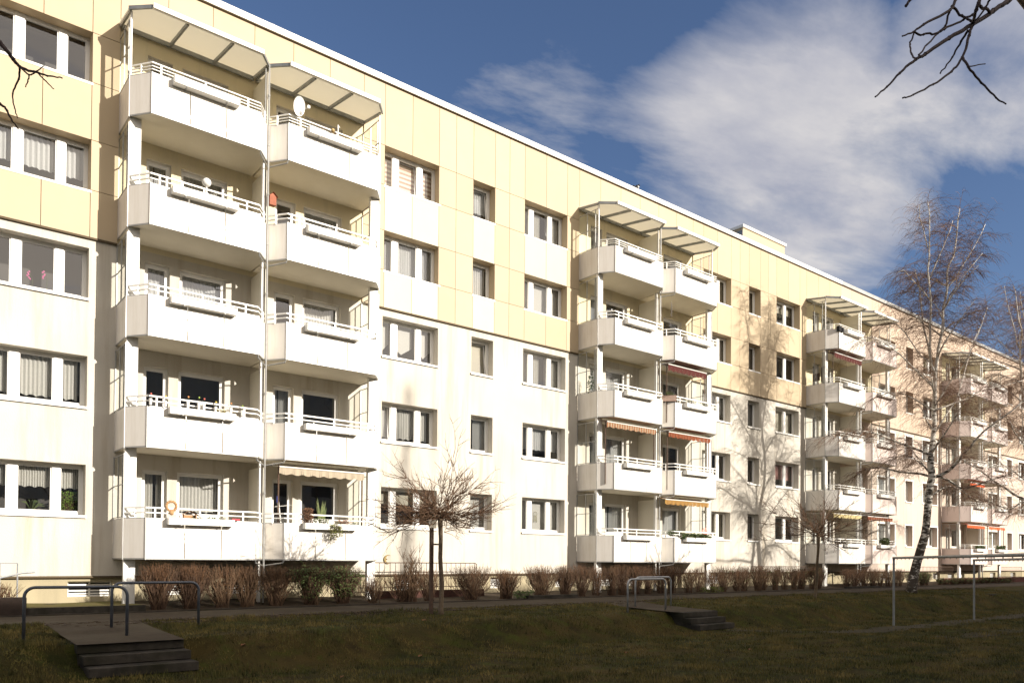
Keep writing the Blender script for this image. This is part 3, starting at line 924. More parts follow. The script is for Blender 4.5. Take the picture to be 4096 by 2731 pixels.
def screen_mesh(mir, top):
    """glass wind screen over the straight side"""
    z0, z1 = 1.04, (3.78 + 0.0 if top else 2.66); ys_ = [-0.02, -0.50, -0.95, BAL_Y1 - D + 0.03]
    fr = MB(); gl = MB(); zt = z0 + (z1 - z0) * 0.52; t = 0.022
    if top: z1 = 2.55; zt = 1.82
    for y_ in ys_: fr.box(-0.006, 0.028, y_ - t / 2, y_ + t / 2, z0, z1)
    for z in (z0 + 0.02, zt, z1 - 0.02):
        for a, b in zip(ys_[:-1], ys_[1:]): fr.box(0.0, 0.022, b + t / 2, a - t / 2, z - t / 2, z + t / 2)
    gl.quad((0.012, ys_[0], z0), (0.012, ys_[-1], z0), (0.012, ys_[-1], z1), (0.012, ys_[0], z1))
    if mir:
        for q in (fr, gl): q.v = [(3.6 - x_, y_, z_) for x_, y_, z_ in q.v]
    return fr.mesh('glass_screen', M['alu']), gl.mesh('pane', M['clear'])


def canopy_meshes(mir):
    """translucent roof on aluminium beams over a top balcony, origin as the balcony (slab underside)"""
    zw, zf = 2.92, 2.66          # at the wall, at the front
    yf = BAL_YF - D - 0.05

    def zz_(y_): return zw + (zf - zw) * (-y_) / (-yf)
    P_ = [(-0.04, -0.01), (-0.04, BAL_Y1 - D - 0.02), (BC - 0.02, yf), (3.62 - BC, yf), (3.6, BAL_Y1 - D - 0.02), (3.6, -0.01)]
    sh = MB(); sh.poly([(x_, y_, zz_(y_)) for x_, y_ in P_]); sh.poly([(x_, y_, zz_(y_) + 0.016) for x_, y_ in reversed(P_)])
    bm = MB()

    def beam(a, b, w, h, dz=0.0):
        A = Vector((a[0], a[1], zz_(a[1]) - h / 2 + dz)); B = Vector((b[0], b[1], zz_(b[1]) - h / 2 + dz))
        d = (B - A).normalized(); s = d.cross(Vector((0, 0, 1))).normalized() * w / 2; u = Vector((0, 0, h / 2))
        c = [A - s - u, A + s - u, A + s + u, A - s + u]; e = [B - s - u, B + s - u, B + s + u, B - s + u]
        n = len(bm.v); bm.v += [tuple(q) for q in c + e]
        for q in ((0, 1, 2, 3), (7, 6, 5, 4), (0, 4, 5, 1), (1, 5, 6, 2), (2, 6, 7, 3), (3, 7, 4, 0)): bm.f.append(tuple(n + i for i in q)); bm.mi.append(bm.cur)
    bm.cur = 0
    for x_ in (1.25, 2.42): beam((x_, -0.02), (x_, yf + 0.06), 0.055, 0.09, -0.003)
    beam((0.03, -0.09), (3.57, -0.09), 0.06, 0.11, -0.006)
    beam((0.01, -0.02), (0.01, BAL_Y1 - D + 0.03), 0.05, 0.08, -0.004); beam((3.56, -0.13), (3.56, BAL_Y1 - D + 0.03), 0.05, 0.08, -0.004)
    # edge: grey on the chamfers, white gutter in front
    beam(P_[1], P_[2], 0.05, 0.09, 0.025); beam(P_[3], P_[4], 0.05, 0.09, 0.025)
    bm.cur = 1; beam((P_[2][0], yf - 0.03), (P_[3][0], yf - 0.03), 0.10, 0.12, 0.05)
    if mir:
        for q in (sh, bm): q.v = [(3.6 - x_, y_, z_) for x_, y_, z_ in q.v]
    return sh.mesh('canopy', M['roofsheet']), bm.mesh('canopy_beam', [M['zincdark'], M['white']])


def awning_mesh(color, x0, x1, poles, drop=0.20):
    mb_ = MB(); mb_.cur = 1
    mb_.tube([(x0, -1.05, 2.70), (x1, -1.05, 2.70)], 0.05, 8)
    mb_.cur = 0; n = int((x1 - x0) / 0.055)
    for i in range(n):
        xa, xb = x0 + (x1 - x0) * i / n, x0 + (x1 - x0) * (i + 1) / n
        s = 0.012 * math.sin(i * 1.3)
        mb_.quad((xa, -1.02, 2.72), (xb, -1.02, 2.72), (xb, -1.50, 2.60), (xa, -1.50, 2.60))
        da = 0.05 * abs(math.sin(xa * 9.5)); db = 0.05 * abs(math.sin(xb * 9.5))
        mb_.quad((xa, -1.50, 2.60), (xb, -1.50, 2.60), (xb, -1.49 + s, 2.60 - drop - db), (xa, -1.49 + s, 2.60 - drop - da))
    mb_.cur = 1; mb_.tube([(x0, -1.505, 2.60), (x1, -1.505, 2.60)], 0.02, 6)
    mb_.cur = 2
    if poles:
        for x_ in (x0 + 0.02, x1 - 0.02): mb_.tube([(x_, -1.40, 0.2), (x_, -1.40, 2.64)], 0.022, 6)
    return mb_.mesh('awning', [AWN[color], M['white'], M['rust']])


BM = {}
for mir in (False, True):
    BM['slab', mir] = slab_mesh(mir)
    for nm in ('panel', 'panel_pink'): BM['par', mir, nm] = parapet_mesh(mir, True, M[nm])
    for top in (False, True):
        BM['rail', mir, top] = rail_mesh(mir, top); BM['scr', mir, top] = screen_mesh(mir, top)
    BM['can', mir] = canopy_meshes(mir)
mbp = MB(); mbp.box(3.585, 3.615, -1.10, -0.01, 0.20, 2.60); BM['part'] = mbp.mesh('party_wall', M['partition'])
mbp = MB(); mbp.box(3.585, 3.615, -1.10, -0.01, 0.20, 2.55); BM['parttop'] = mbp.mesh('party_wall', M['partition'])
mbp = MB(); mbp.tube([(3.2, -1.63, -0.03), (3.22, -1.60, -0.09), (3.56, -1.20, -0.16)], 0.02, 6); mbp.tube([(4.0, -1.63, -0.03), (3.98, -1.60, -0.09), (3.64, -1.20, -0.16)], 0.02, 6)
BM['drain'] = mbp.mesh('drain_pipe', M['alu'])

AWNINGS = {(0, 1, 0): ('beige', 0.30, 2.95, True), (1, 0, 1): ('orange', 0.15, 3.0, True), (1, 1, 2): ('red', 0.15, 2.7, True),
           (1, 1, 1): ('check', 0.2, 3.0, True), (1, 1, 0): ('yellow', 0.0, 2.9, False), (2, 0, 3): ('red', 0.25, 3.1, True),
           (2, 0, 0): ('lemon', 0.2, 3.1, False), (2, 1, 0): ('check', 0.2, 3.1, False), (3, 0, 0): ('flame', 0.3, 3.2, True),
           (3, 0, 1): ('flame', 0.8, 3.2, False), (3, 1, 0): ('flame', 0.3, 3.2, True)}
FLOOR = ['ground-floor', 'first-floor', 'second-floor', 'third-floor', 'top-floor']
TOWER = ['nearest', 'second', 'third', 'farthest']
bxm = MB()
bxm.box(0, 1.66, -0.02, 0, 0, 0.17).box(0, 1.66, -0.22, -0.20, 0, 0.17).box(0, 0.02, -0.2, -0.02, 0, 0.17).box(1.64, 1.66, -0.2, -0.02, 0, 0.17).box(0.02, 1.64, -0.2, -0.02, 0.0, 0.02)
bxm.cur = 1; bxm.box(0.02, 1.64, -0.2, -0.02, 0.02, 0.145)
BOXM = bxm.mesh('trough', [M['white'], SOIL])
hk = MB()
hk.box(0, 0.03, -0.2, 0.004, -0.02, 0.0).box(0, 0.03, 0.0, 0.01, -0.02, 0.24)
HOOKM = hk.mesh('bracket', M['alu'])

for pi in range(4):
    for hf in range(2):
        mir = hf == 1
        X = pair_x(pi) + 3.6 * hf
        b = yellow if X < BX - 0.1 else pink
        pm = 'panel' if b is yellow else 'panel_pink'
        for k in range(5):
            zb = 1.97 + ST * k; top = k == 4
            bal = link('balcony', BM['slab', mir], b); bal.location = Vector((X, D, zb)) + ofs(b)
            link('parapet', BM['par', mir, pm], bal); link('handrail', BM['rail', mir, top], bal)
            f_, g_ = BM['scr', mir, top]
            link('glass_screen', f_, bal); link('pane', g_, bal)
            if not mir: link('party_wall', BM['parttop' if top else 'part'], bal)
            if not mir: link('drain_pipe', BM['drain'], bal)
            if top:
                s_, e_ = BM['can', mir]; link('canopy', s_, bal); link('canopy_beam', e_, bal)
            if (pi, hf, k) in AWNINGS:
                c_, xa, xb, po = AWNINGS[(pi, hf, k)]
                link('awning', awning_mesh(c_, xa, xb, po, 0.17 if c_ != 'red' else 0.22), bal)
            # flower box hung outside the parapet
            side = ('left', 'right')[hf]
            fb = thing('flower_box', 'white flower box on the %s balcony, %s half of the %s tower' % (FLOOR[k], side, TOWER[pi]), 'flower box', (X + (0.88 if not mir else 0.92), BAL_YF - 0.005, zb + 0.87), 'white flower boxes hung on the balcony fronts')
            link('trough', BOXM, fb); link('bracket', HOOKM, fb, (0.3, 0, 0)); link('bracket', HOOKM, fb, (1.33, 0, 0))
    # columns, tall pipes, posts of each tower
    for x0_, x1_, y0_, y1_, zt in ((0.03, 0.30, BAL_Y1 + 0.04, BAL_Y1 + 0.16, 13.2), (3.49, 3.56, BAL_Y1 + 0.04, BAL_Y1 + 0.16, 13.2), (6.90, 7.17, BAL_Y1 + 0.04, BAL_Y1 + 0.16, 13.2)):
        mb = MB(); mb.box(pair_x(pi) + x0_, pair_x(pi) + x1_, y0_, y1_, 0.5, zt)
        bb_ = yellow if pair_x(pi) + x0_ < BX else pink
        lk(mb, 'support_column', M['white'], bb_)
    mb = MB(); xx_ = pair_x(pi)
    mb.tube([(xx_ + 3.6, BAL_Y1 - 0.06, 0.55), (xx_ + 3.6, BAL_Y1 - 0.06, 15.9)], 0.028, 8)
    mb.tube([(xx_ + 3.53, BAL_Y1 + 0.02, 13.3), (xx_ + 3.53, BAL_Y1 + 0.02, 15.85)], 0.022, 8)
    for z in np.arange(2.4, 15.9, 1.4): mb.tube([(xx_ + 3.6, BAL_Y1 - 0.06, z), (xx_ + 3.6, BAL_Y1 - 0.06, z + 0.05)], 0.038, 8)
    lk(mb, 'downpipe', M['alu'], yellow)
    for xo, bb_ in ((0.03, yellow if pi < 3 else pink), (7.17, yellow if pi < 2 else pink)):
        mb = MB(); mb.box(xx_ + xo - 0.02, xx_ + xo + 0.02, BAL_Y1 + 0.0, BAL_Y1 + 0.04, 14.2, 15.86)
        lk(mb, 'canopy_post', M['white'], bb_)

# ------------------------------------------------------------------ the block behind the camera whose shadow lies on the lawn
opp = thing('apartment_building', 'long opposite block behind the viewpoint shading the whole lawn', 'apartment building', (40, -30, 0))
mb = MB(); mb.box(-70, 60, -9, 3.4, -0.3, 18.3)
mb.build('wall', M['plaster'], opp)
mb = MB(); mb.box(-70.2, 60.2, -9.2, 3.55, 18.3, 18.5); mb.box(38.5, 40.6, -4, 3, 18.5, 19.4); mb.box(42.2, 45.8, -4, 3, 18.5, 19.35)
mb.build('roof', M['zincdark'], opp)
mb = MB()
for k in range(5):
    x = -68.0
    while x < 58: mb.box(x, x + 1.9, 3.4, 3.42, 2.5 + 2.8 * k, 3.9 + 2.8 * k); x += 3.6
tag(mb.build('window', mat('dim_window', (0.05, 0.055, 0.06), 0.15), opp), kind='stuff')


# ------------------------------------------------------------------ plants
def tw(mb_, p, d, L, r, n=3, droop=0.0, wob=0.15, sides=3, up=0.0, r1=0.35):
    pts = [p.copy()]; d = d.normalized(); q = p.copy()
    for i in range(n):
        d = (d + Vector((random.uniform(-wob, wob), random.uniform(-wob, wob), random.uniform(-wob, wob) - droop + up))).normalized()
        q = q + d * (L / n); pts.append(q.copy())
    rr = [r * (1 - (1 - r1) * i / n) for i in range(n + 1)]
    mb_.tube(pts, rr, sides, caps=False)
    return pts, d


def hedge(name, x0, x1, top, label, y0=20.35, y1=21.1, red=0.5, dens=1.0, green=0.0, tan=0.4, cat='hedge', group='bare hedges along the house', nb=0):
    """clipped leafless hedge: many stems fanning up from each root, cut off at one height"""
    mb_ = MB(); W_ = x1 - x0; nbush = nb or max(1, round(W_ / 0.78)); pitch = W_ / nbush
    for ib in range(nbush):
        bx_ = x0 + pitch * (ib + 0.5) + random.uniform(-.08, .08); hw = pitch * random.uniform(0.62, 1.0); tp = top + 0.04 + random.uniform(-.06, .05)
        byc = (y0 + y1) / 2 - 0.05 + random.uniform(-.08, .08); hd = (y1 - y0) * 0.5
        vig = random.uniform(0.7, 1.25)
        for s_i in range(int(66 * dens * vig * min(pitch, 1.4))):
            cx = bx_ + random.uniform(-.2, .2) * pitch; cy = byc + random.uniform(-.10, .10); cz = gz(cx, cy)
            a = random.uniform(0, 6.283); f = math.sqrt(random.random())
            tx, ty = bx_ + math.cos(a) * hw * f, byc + math.sin(a) * hd * f
            tz = tp - 0.22 * f * f * random.uniform(0.3, 1.4)
            tgt = Vector((tx, ty, tz)); p0 = Vector((cx, cy, cz - 0.02)); v = tgt - p0
            mb_.cur = 1 if random.random() < tan else 0
            d0 = (Vector((v.x * 1.15, v.y * 1.15, v.z))).normalized()
            pts, dd = tw(mb_, p0, d0, v.length * 0.68, random.uniform(0.007, 0.013), 4, 0, 0.13, 3, r1=0.55)
            for t in range(random.randint(6, 10)):
                p = pts[random.choice((1, 2, 3, 3, 4, 4))]
                a = random.uniform(0, 6.283); l2 = random.uniform(0.2, 0.8)
                d2 = (Vector((math.cos(a) * l2, math.sin(a) * l2, 0.9)) + d0 * 0.4).normalized()
                L = min(random.uniform(0.2, 0.55), (tp + random.uniform(-0.10, 0.05) - p.z) / max(d2.z, 0.4))
                if L < 0.06: continue
                base = mb_.cur if mb_.cur < 3 else 0
                mb_.cur = 2 if (p.z > tp - 0.45 and random.random() < red) else base
                tw(mb_, p, d2, L, 0.0050, 2, 0, 0.14, 3, r1=0.5)
                if green and random.random() < green:
                    mb_.cur = 3; e = p + d2 * L * random.uniform(0.3, 1)
                    for q in range(5):
                        c = e + Vector((random.uniform(-.09, .09), random.uniform(-.09, .09), random.uniform(-.09, .05))); s_ = random.uniform(.02, .045)
                        u = Vector((random.uniform(-1, 1), random.uniform(-1, 1), random.uniform(-1, 1))).normalized() * s_
                        w_ = u.orthogonal().normalized() * s_ * 0.5
                        mb_.poly([c - u, c + w_, c + u, c - w_])
                    mb_.cur = 0
    return tag(mb_.build(name, [M['twig'], M['twigtan'], M['twigred'], M['leafgreen']]), label, cat, group)


hedge('hedge', 5.1, 6.6, 1.80, 'dense reddish clipped hedge at the left end of the nearest balcony tower', red=0.75, dens=2.6, tan=0.1)
hedge('hedge', 6.6, 8.95, 1.76, 'straw-coloured see-through hedge below the middle of the nearest balcony tower', red=0.25, dens=1.7, tan=0.75)
hedge('hedge', 9.15, 10.9, 1.84, 'dark green and russet evergreen hedge below the right half of the nearest balcony tower', red=0.5, dens=1.9, green=0.5)
hedge('hedge', 11.1, 11.8, 1.35, 'thin low bush by the right column of the nearest balcony tower', red=0.1, dens=0.5, tan=0.8, cat='bush')
hedge('hedge', 12.2, 13.9, 1.68, 'low dark hedge in front of the cellar railing behind the globe tree', red=0.3, dens=1.1, nb=2)
hedge('hedge', 14.35, 15.7, 1.78, 'squat round dark bush just right of the near globe tree', red=0.3, dens=1.9, cat='bush', nb=1)
hedge('hedge', 15.95, 17.0, 1.66, 'smaller thin dark bush second to the right of the near globe tree', red=0.3, dens=1.2, cat='bush', nb=1)
hedge('hedge', 17.4, 18.7, 1.82, 'rust-tipped hedge below the triple windows left of the second balcony tower', red=0.6, tan=0.5, dens=1.5, nb=1)
hedge('hedge', 18.8, 19.7, 1.78, 'short dark hedge piece just before the second balcony tower', red=0.3, dens=1.6, nb=1)
hedge('hedge', 19.75, 25.6, 1.83, 'long brown hedge under the second balcony tower behind the far hoop rails', red=0.5, dens=1.1, tan=0.3)
hedge('hedge', 25.9, 28.2, 1.68, 'pale thin hedge below the right end of the second balcony tower', red=0.3, tan=0.85, dens=0.8)
hedge('hedge', 28.3, 36.9, 1.80, 'long straw-brown hedge between the second and third balcony towers', red=0.4, tan=0.65, dens=1.0, green=0.04)
hedge('hedge', 38.9, 42.4, 1.72, 'dark brown hedge under the third balcony tower', red=0.6, dens=0.9)
hedge('hedge', 42.6, 45.6, 1.66, 'light gappy hedge right of the third balcony tower left of the birch', red=0.3, tan=0.7, dens=0.8)
hedge('hedge', 46.0, 49.0, 1.45, 'low green and brown hedge behind the birch trunk', red=0.2, dens=0.6, green=0.5)
hedge('hedge', 50.0, 62.0, 1.05, 'very low edging hedge in front of the pink house', red=0.2, dens=0.35, green=0.3)

# bushes at far left by the cellar stair
hedge('hedge', 0.9, 2.3, 1.35, 'dark twiggy bush at the left edge below the cellar handrail', red=0.2, dens=0.9, cat='bush')


def shrub(x, y, h, w, n, label, material='twigtan', group=None):
    mb_ = MB(); z = gz(x, y)
    for i in range(n):
        a = random.uniform(0, 6.283); l = random.uniform(0.05, 1.0) * w / h
        p0 = Vector((x + random.uniform(-.15, .15), y + random.uniform(-.12, .12), z - .02))
        H = h * random.uniform(0.6, 1.0)
        pts, d = tw(mb_, p0, Vector((math.cos(a) * l, math.sin(a) * l * 0.7, 1)), H * 0.8, 0.014, 5, 0, 0.10, 4, up=0.04)
        for t in range(9):
            p = pts[random.randint(1, 5)]; a = random.uniform(0, 6.283)
            q, dd = tw(mb_, p, Vector((math.cos(a) * .6, math.sin(a) * .6, 1)), random.uniform(0.25, 0.6) * h * 0.4, 0.008, 3, 0, 0.12, 3)
            tw(mb_, q[1], Vector((math.cos(a + 1) * .6, math.sin(a + 1) * .6, 1)), random.uniform(0.1, 0.3), 0.006, 2, 0, 0.1, 3)
    return tag(mb_.build('shrub', M[material]), label, 'shrub', group)


shrub(12.75, 20.6, 1.95, 0.75, 22, 'tall bare whippy shrub left of the near globe tree against the cream wall')
shrub(11.45, 20.4, 1.3, 0.3, 7, 'sparse bare shrub beside the right column of the nearest balcony tower')
shrub(30.9, 20.5, 1.5, 0.9, 12, 'loose straggly shrub standing above the hedge right of the second balcony tower')


def low_plant(name, c, r, n, mtl, label, cat, leaf=0.05, hang=0.0, group=None, stem=True, elong=2.2):
    mb_ = MB(); c = Vector(c)
    for i in range(n):
        a = random.uniform(0, 6.283); rr = r[0] * math.sqrt(random.random())
        e = c + Vector((math.cos(a) * rr, math.sin(a) * rr * r[1] / r[0], random.uniform(0.0, 1) * r[2] - hang * random.random()))
        u = Vector((random.uniform(-1, 1), random.uniform(-1, 1), random.uniform(-.3, 1))).normalized() * leaf * random.uniform(.5, 1)
        w_ = u.orthogonal().normalized() * leaf / elong * 0.6
        mb_.cur = 0; mb_.poly([e - u, e + w_, e + u, e - w_])
        if stem and i % 4 == 0: mb_.cur = 1; mb_.tube([c + Vector((e.x - c.x, e.y - c.y, 0)) * 0.6, e], 0.003, 3, False)
    return tag(mb_.build(name, [mtl, M['twig']]), label, cat, group)


low_plant('garden_plant', (16.85, 20.15, 0.74), (0.40, 0.25, 0.26), 130, M['leafgreen'], 'low leafy green plant in the bed right of the near globe tree', 'plant', 0.10)
low_plant('garden_plant', (27.0, 20.1, 0.74), (0.8, 0.25, 0.22), 220, noisy('mossy_leaf', (0.11, 0.12, 0.02), (0.07, 0.09, 0.02), 6, 0.8), 'bright green ground plant in the bed below the second balcony tower', 'plant', 0.07)

# balcony planting -------------------------------------------------


def bxy(pi, hf, xo, k, dz=1.04, dy=-0.1): return (pair_x(pi) + 3.6 * hf + xo, BAL_YF + dy, 1.97 + ST * k + dz)


GG = 'plants in the balcony flower boxes'
low_plant('box_plant', bxy(0, 1, 1.05, 0, 1.04, -0.08), (0.16, 0.14, 0.42), 420, noisy('heather', (0.20, 0.11, 0.06), (0.13, 0.07, 0.04), 12, 0.9), 'round brown dry heather in the ground-floor flower box of the nearest tower', 'plant', 0.05, group=GG)
low_plant('box_plant', bxy(0, 1, 1.45, 0, 1.0, -0.1), (0.26, 0.10, 0.20), 230, M['leafgreen'], 'dark green leafy plant right of the brown heather in the nearest tower', 'plant', 0.05, 0.05, GG)
low_plant('box_plant', bxy(0, 1, 1.85, 0, 0.98, -0.26), (0.22, 0.06, 0.14), 260, noisy('ivy', (0.12, 0.14, 0.03), (0.20, 0.19, 0.06), 12, 0.7), 'yellow-green trailing plant spilling over the front of the ground-floor flower box', 'plant', 0.05, 0.42, GG)
low_plant('box_plant', bxy(0, 1, 2.2, 0, 1.0, -0.1), (0.22, 0.08, 0.18), 140, noisy('rosy_dry', (0.30, 0.16, 0.12), (0.2, 0.1, 0.07), 12, 0.9), 'dry rosy plant towards the right of the near ground-floor flower box', 'plant', 0.04, 0.02, GG)
low_plant('box_plant', bxy(0, 1, 2.5, 0, 1.0, -0.1), (0.14, 0.08, 0.12), 90, M['leafgreen'], 'small green tuft at the right end of the near ground-floor flower box', 'plant', 0.05, 0.08, GG)
low_plant('box_plant', bxy(0, 1, 1.7, 4, 1.02, -0.1), (0.75, 0.08, 0.15), 170, M['leafbrown'], 'row of dried brown plants in the top-floor box below the dish', 'plant', 0.035, 0.0, GG)
low_plant('box_plant', bxy(0, 0, 2.2, 1, 1.02, -0.1), (0.13, 0.08, 0.13), 140, noisy('yellow_moss', (0.30, 0.24, 0.04), (0.2, 0.17, 0.03), 9, 0.9), 'round yellow-olive cushion plant in the first-floor box of the nearest tower', 'plant', 0.03, 0.0, GG)
low_plant('box_plant', bxy(0, 0, 1.9, 0, 1.0, -0.1), (0.5, 0.08, 0.11), 170, M['leafgreen'], 'dark green fir sprigs in the ground-floor box on the far left', 'plant', 0.05, 0.03, GG)
low_plant('box_plant', bxy(1, 1, 1.75, 0, 1.02, -0.1), (1.0, 0.14, 0.20), 620, M['leafgreen'], 'long bushy conifer sprigs in the ground-floor box of the second tower', 'plant', 0.10, 0.04, GG)
low_plant('box_plant', bxy(1, 1, 0.6, 0, 1.08, 0.15), (0.45, 0.12, 0.26), 260, M['leafgreen'], 'leafy plants behind the rail left of the conifer box on the second tower', 'plant', 0.07, 0.0, GG)
low_plant('box_plant', bxy(1, 1, 1.35, 2, 1.02, -0.1), (0.3, 0.08, 0.16), 120, M['leafgreen'], 'green plant in the second-floor box with the dark red awning above', 'plant', 0.06, 0.0, GG)
low_plant('box_plant', bxy(1, 1, 2.3, 2, 1.02, -0.1), (0.22, 0.08, 0.16), 90, M['leafgreen'], 'second green tuft at the right end of the box under the dark red awning', 'plant', 0.06, 0.0, GG)
low_plant('box_plant', bxy(2, 1, 1.6, 0, 1.02, -0.1), (0.5, 0.14, 0.42), 420, M['leafgreen'], 'domed evergreen plant in the ground-floor box of the third tower', 'plant', 0.09, 0.0, GG)
low_plant('box_plant', bxy(3, 0, 1.7, 0, 1.02, -0.1), (0.85, 0.1, 0.2), 260, M['leafgreen'], 'evergreen plants in the left ground-floor box of the farthest tower', 'plant', 0.10, 0.0, GG)
low_plant('box_plant', bxy(3, 1, 1.7, 0, 1.02, -0.1), (0.85, 0.1, 0.28), 260, M['leafgreen'], 'evergreen plants in the right ground-floor box of the farthest tower', 'plant', 0.10, 0.0, GG)
low_plant('box_plant', bxy(1, 0, 1.0, 4, 1.02, 0.35), (0.45, 0.08, 0.12), 60, M['twig'], 'dry stems behind the top-floor rail of the second tower', 'plant', 0.06, 0.0, GG)
# climbing plant behind the side glass of the second tower, second floor
mb = MB(); X = pair_x(1) + 0.12
for s in range(5):
    p = Vector((X + random.uniform(0, .25), D - 0.15 - s * 0.13, 1.97 + 2 * ST + 0.25)); pts = [p]
    for i in range(12): p = p + Vector((random.uniform(-.03, .03), random.uniform(-.10, .04), random.uniform(.08, .17))); pts.append(p.copy())
    mb.cur = 1; mb.tube(pts, 0.006, 3, False); mb.cur = 0
    for p in pts[3:]:
        for q in range(5):
            c = p + Vector((random.uniform(-.08, .08), random.uniform(-.1, .1), random.uniform(-.08, .08)))
            u = Vector((random.uniform(-.3, .3), random.uniform(-1, 1), random.uniform(-1, 1))).normalized() * 0.045; w_ = Vector((0.01, -u.z, u.y)) * 0.6
            mb.poly([c - u, c + w_, c + u, c - w_])
tag(mb.build('climbing_plant', [noisy('vine_leaf', (0.05, 0.12, 0.05), (0.10, 0.16, 0.06), 9, 0.6), M['twig']]), 'green climbing plant behind the side glass of the second tower', 'plant')
# plants standing behind the lowest left window
low_plant('window_plant', (3.88, D + 0.47, 3.18), (0.24, 0.05, 0.52), 520, noisy('bright_leaf', (0.22, 0.34, 0.05), (0.14, 0.25, 0.04), 14, 0.6), 'bushy bright green plant in the right pane of the lowest left window', 'plant', 0.035)
mb = MB()
for i in range(14):
    a = random.uniform(0.15, 2.99); p = Vector((3.05, D + 0.47, 3.16)); e = p + Vector((math.cos(a) * 0.36, random.uniform(-.04, .04), math.sin(a) * 0.30))
    mm_ = (p + e) / 2 + Vector((0, 0, 0.10)); s_ = Vector((0, 0, 0.02)); mb.poly([p, mm_ - s_, e, mm_ + s_])
tag(mb.build('window_plant', M['leafgreen']), 'spiky dark green plant in the middle pane of the lowest left window', 'plant')
mb = MB()
for i in range(11):
    x_ = pair_x(0) + 3.6 + 1.6 + 0.85 + random.uniform(-.12, .12); p = Vector((x_, D + 0.28, 3.2)); e = p + Vector((random.uniform(-.22, .22), random.uniform(-.03, .03), random.uniform(.4, .75)))
    mb.poly([p - Vector((.02, 0, 0)), (p + e) / 2 + Vector((-.028, 0, 0.0)), e, (p + e) / 2 + Vector((.028, 0, 0.0)), p + Vector((.02, 0, 0))])
tag(mb.build('window_plant', noisy('sansevieria', (0.10, 0.15, 0.04), (0.25, 0.26, 0.09), 15, 0.6)), 'tall sword-leaved plant behind the dark ground-floor balcony window', 'plant')
# pink orchid in the third window from below on the left
mb = MB()
for (x_, h_) in ((2.98, .42), (3.30, .50)):
    mb.cur = 0; p = Vector((x_, D + 0.47, SILL + 2 * ST + 0.1)); mb.tube([p, p + Vector((0.02, 0, h_ * .6)), p + Vector((-.06, 0, h_))], 0.006, 4)
    mb.cur = 1
    for i in range(6): c = p + Vector((-.06 + random.uniform(-.05, .03), random.uniform(-.01, .01), h_ - i * 0.035)); mb.ball(c, 0.026, 6, 4)
tag(mb.build('orchid', [M['leafgreen'], mat('pink_petal', (0.6, 0.12, 0.3), 0.6)]), 'two pink orchids standing behind the dark second-floor window at left', 'orchid')

# ------------------------------------------------------------------ things on balconies
dish = thing('satellite_dish', 'pale grey satellite dish on the top balcony rail of the nearest tower', 'satellite dish', (9.08, 20.97, 14.25))
dish.scale = (0.85, 0.85, 0.85)
mb = MB(); n = 20
for i in range(5):
    for j in range(n):
        def pt(i_, j_):
            r = 0.27 * i_ / 5; a = 2 * math.pi * j_ / n
            l = Vector((r * math.cos(a), -0.9 * 0 + r * r * 0.9, r * math.sin(a) * 1.12)); return l
        mb.poly([pt(i, j), pt(i + 1, j), pt(i + 1, j + 1), pt(i, j + 1)])
o = mb.build('dish_bowl', M['white'], dish, (-0.03, -0.12, 0.56), smooth=True); o.rotation_euler = (R(-16), 0, R(206))
mb = MB(); mb.tube([(0, 0, 0), (0, 0, 0.5), (-0.02, -0.06, 0.56)], 0.02, 8); mb.build('mast', M['zincdark'], dish)
mb = MB(); mb.tube([(0, -0.10, 0.30), (0.22, -0.36, 0.50)], 0.012, 6); mb.box(0.19, 0.27, -0.41, -0.33, 0.47, 0.56); mb.build('receiver_arm', M['white'], dish)

lamp = thing('globe_lamp', 'white globe lamp on a short stem above a third-floor balcony rail', 'lamp', (6.61, 20.97, 1.97 + 8.4 + 1.05))
mb = MB(); mb.tube([(0, 0, -0.1), (0, 0, 0.30)], 0.02, 8); mb.box(-0.035, 0.035, -0.035, 0.035, 0.02, 0.14); mb.build('stem', M['white'], lamp)
mb = MB(); mb.ball((0, 0, 0.42), 0.115, 16, 10); mb.build('globe', M['white'], lamp, smooth=True)
bh = thing('bird_house', 'small orange-red wooden box hanging at the party wall of the nearest tower', 'bird house', (8.57, 21.45, 11.97))
bh.scale = (0.8, 0.8, 0.85)
mb = MB(); mb.box(-0.12, 0.12, -0.1, 0.1, 0.0, 0.30); mb.build('box_body', noisy('red_wood', (0.32, 0.09, 0.035), (0.25, 0.065, 0.025), 10, 0.6), bh)
mb = MB(); mb.poly([(-.17, -.15, .27), (0, -.15, .42), (0, .15, .42), (-.17, .15, .27)]); mb.poly([(.17, -.15, .27), (.17, .15, .27), (0, .15, .42), (0, -.15, .42)]); mb.poly([(-.12, -.1, .3), (.12, -.1, .3), (0, -.1, .4)]); mb.build('roof', noisy('red_wood_roof', (0.42, 0.12, 0.05), (0.3, 0.09, 0.04), 10, 0.6), bh)
# white stick ornament on the top balcony
mb = MB(); mb.tube([(10.28, 20.85, 14.15), (10.28, 20.85, 14.62)], 0.02, 8); mb.tube([(10.28, 20.85, 14.60), (10.34, 20.85, 14.56)], 0.014, 6)
tag(mb.build('garden_stake', M['white']), 'short white stake standing in the top-floor flower box right of the dish', 'stake')
mb = MB(); mb.tube([(10.12, 20.85, 14.15), (10.12, 20.85, 14.36)], 0.008, 6); mb.ball((10.12, 20.85, 14.41), 0.055, 10, 8)
tag(mb.build('ball_ornament', noisy('sand_ball', (0.5, 0.36, 0.16), (0.4, 0.28, 0.12), 9, 0.6)), 'small ochre ball on a stick in the top-floor flower box', 'ornament')
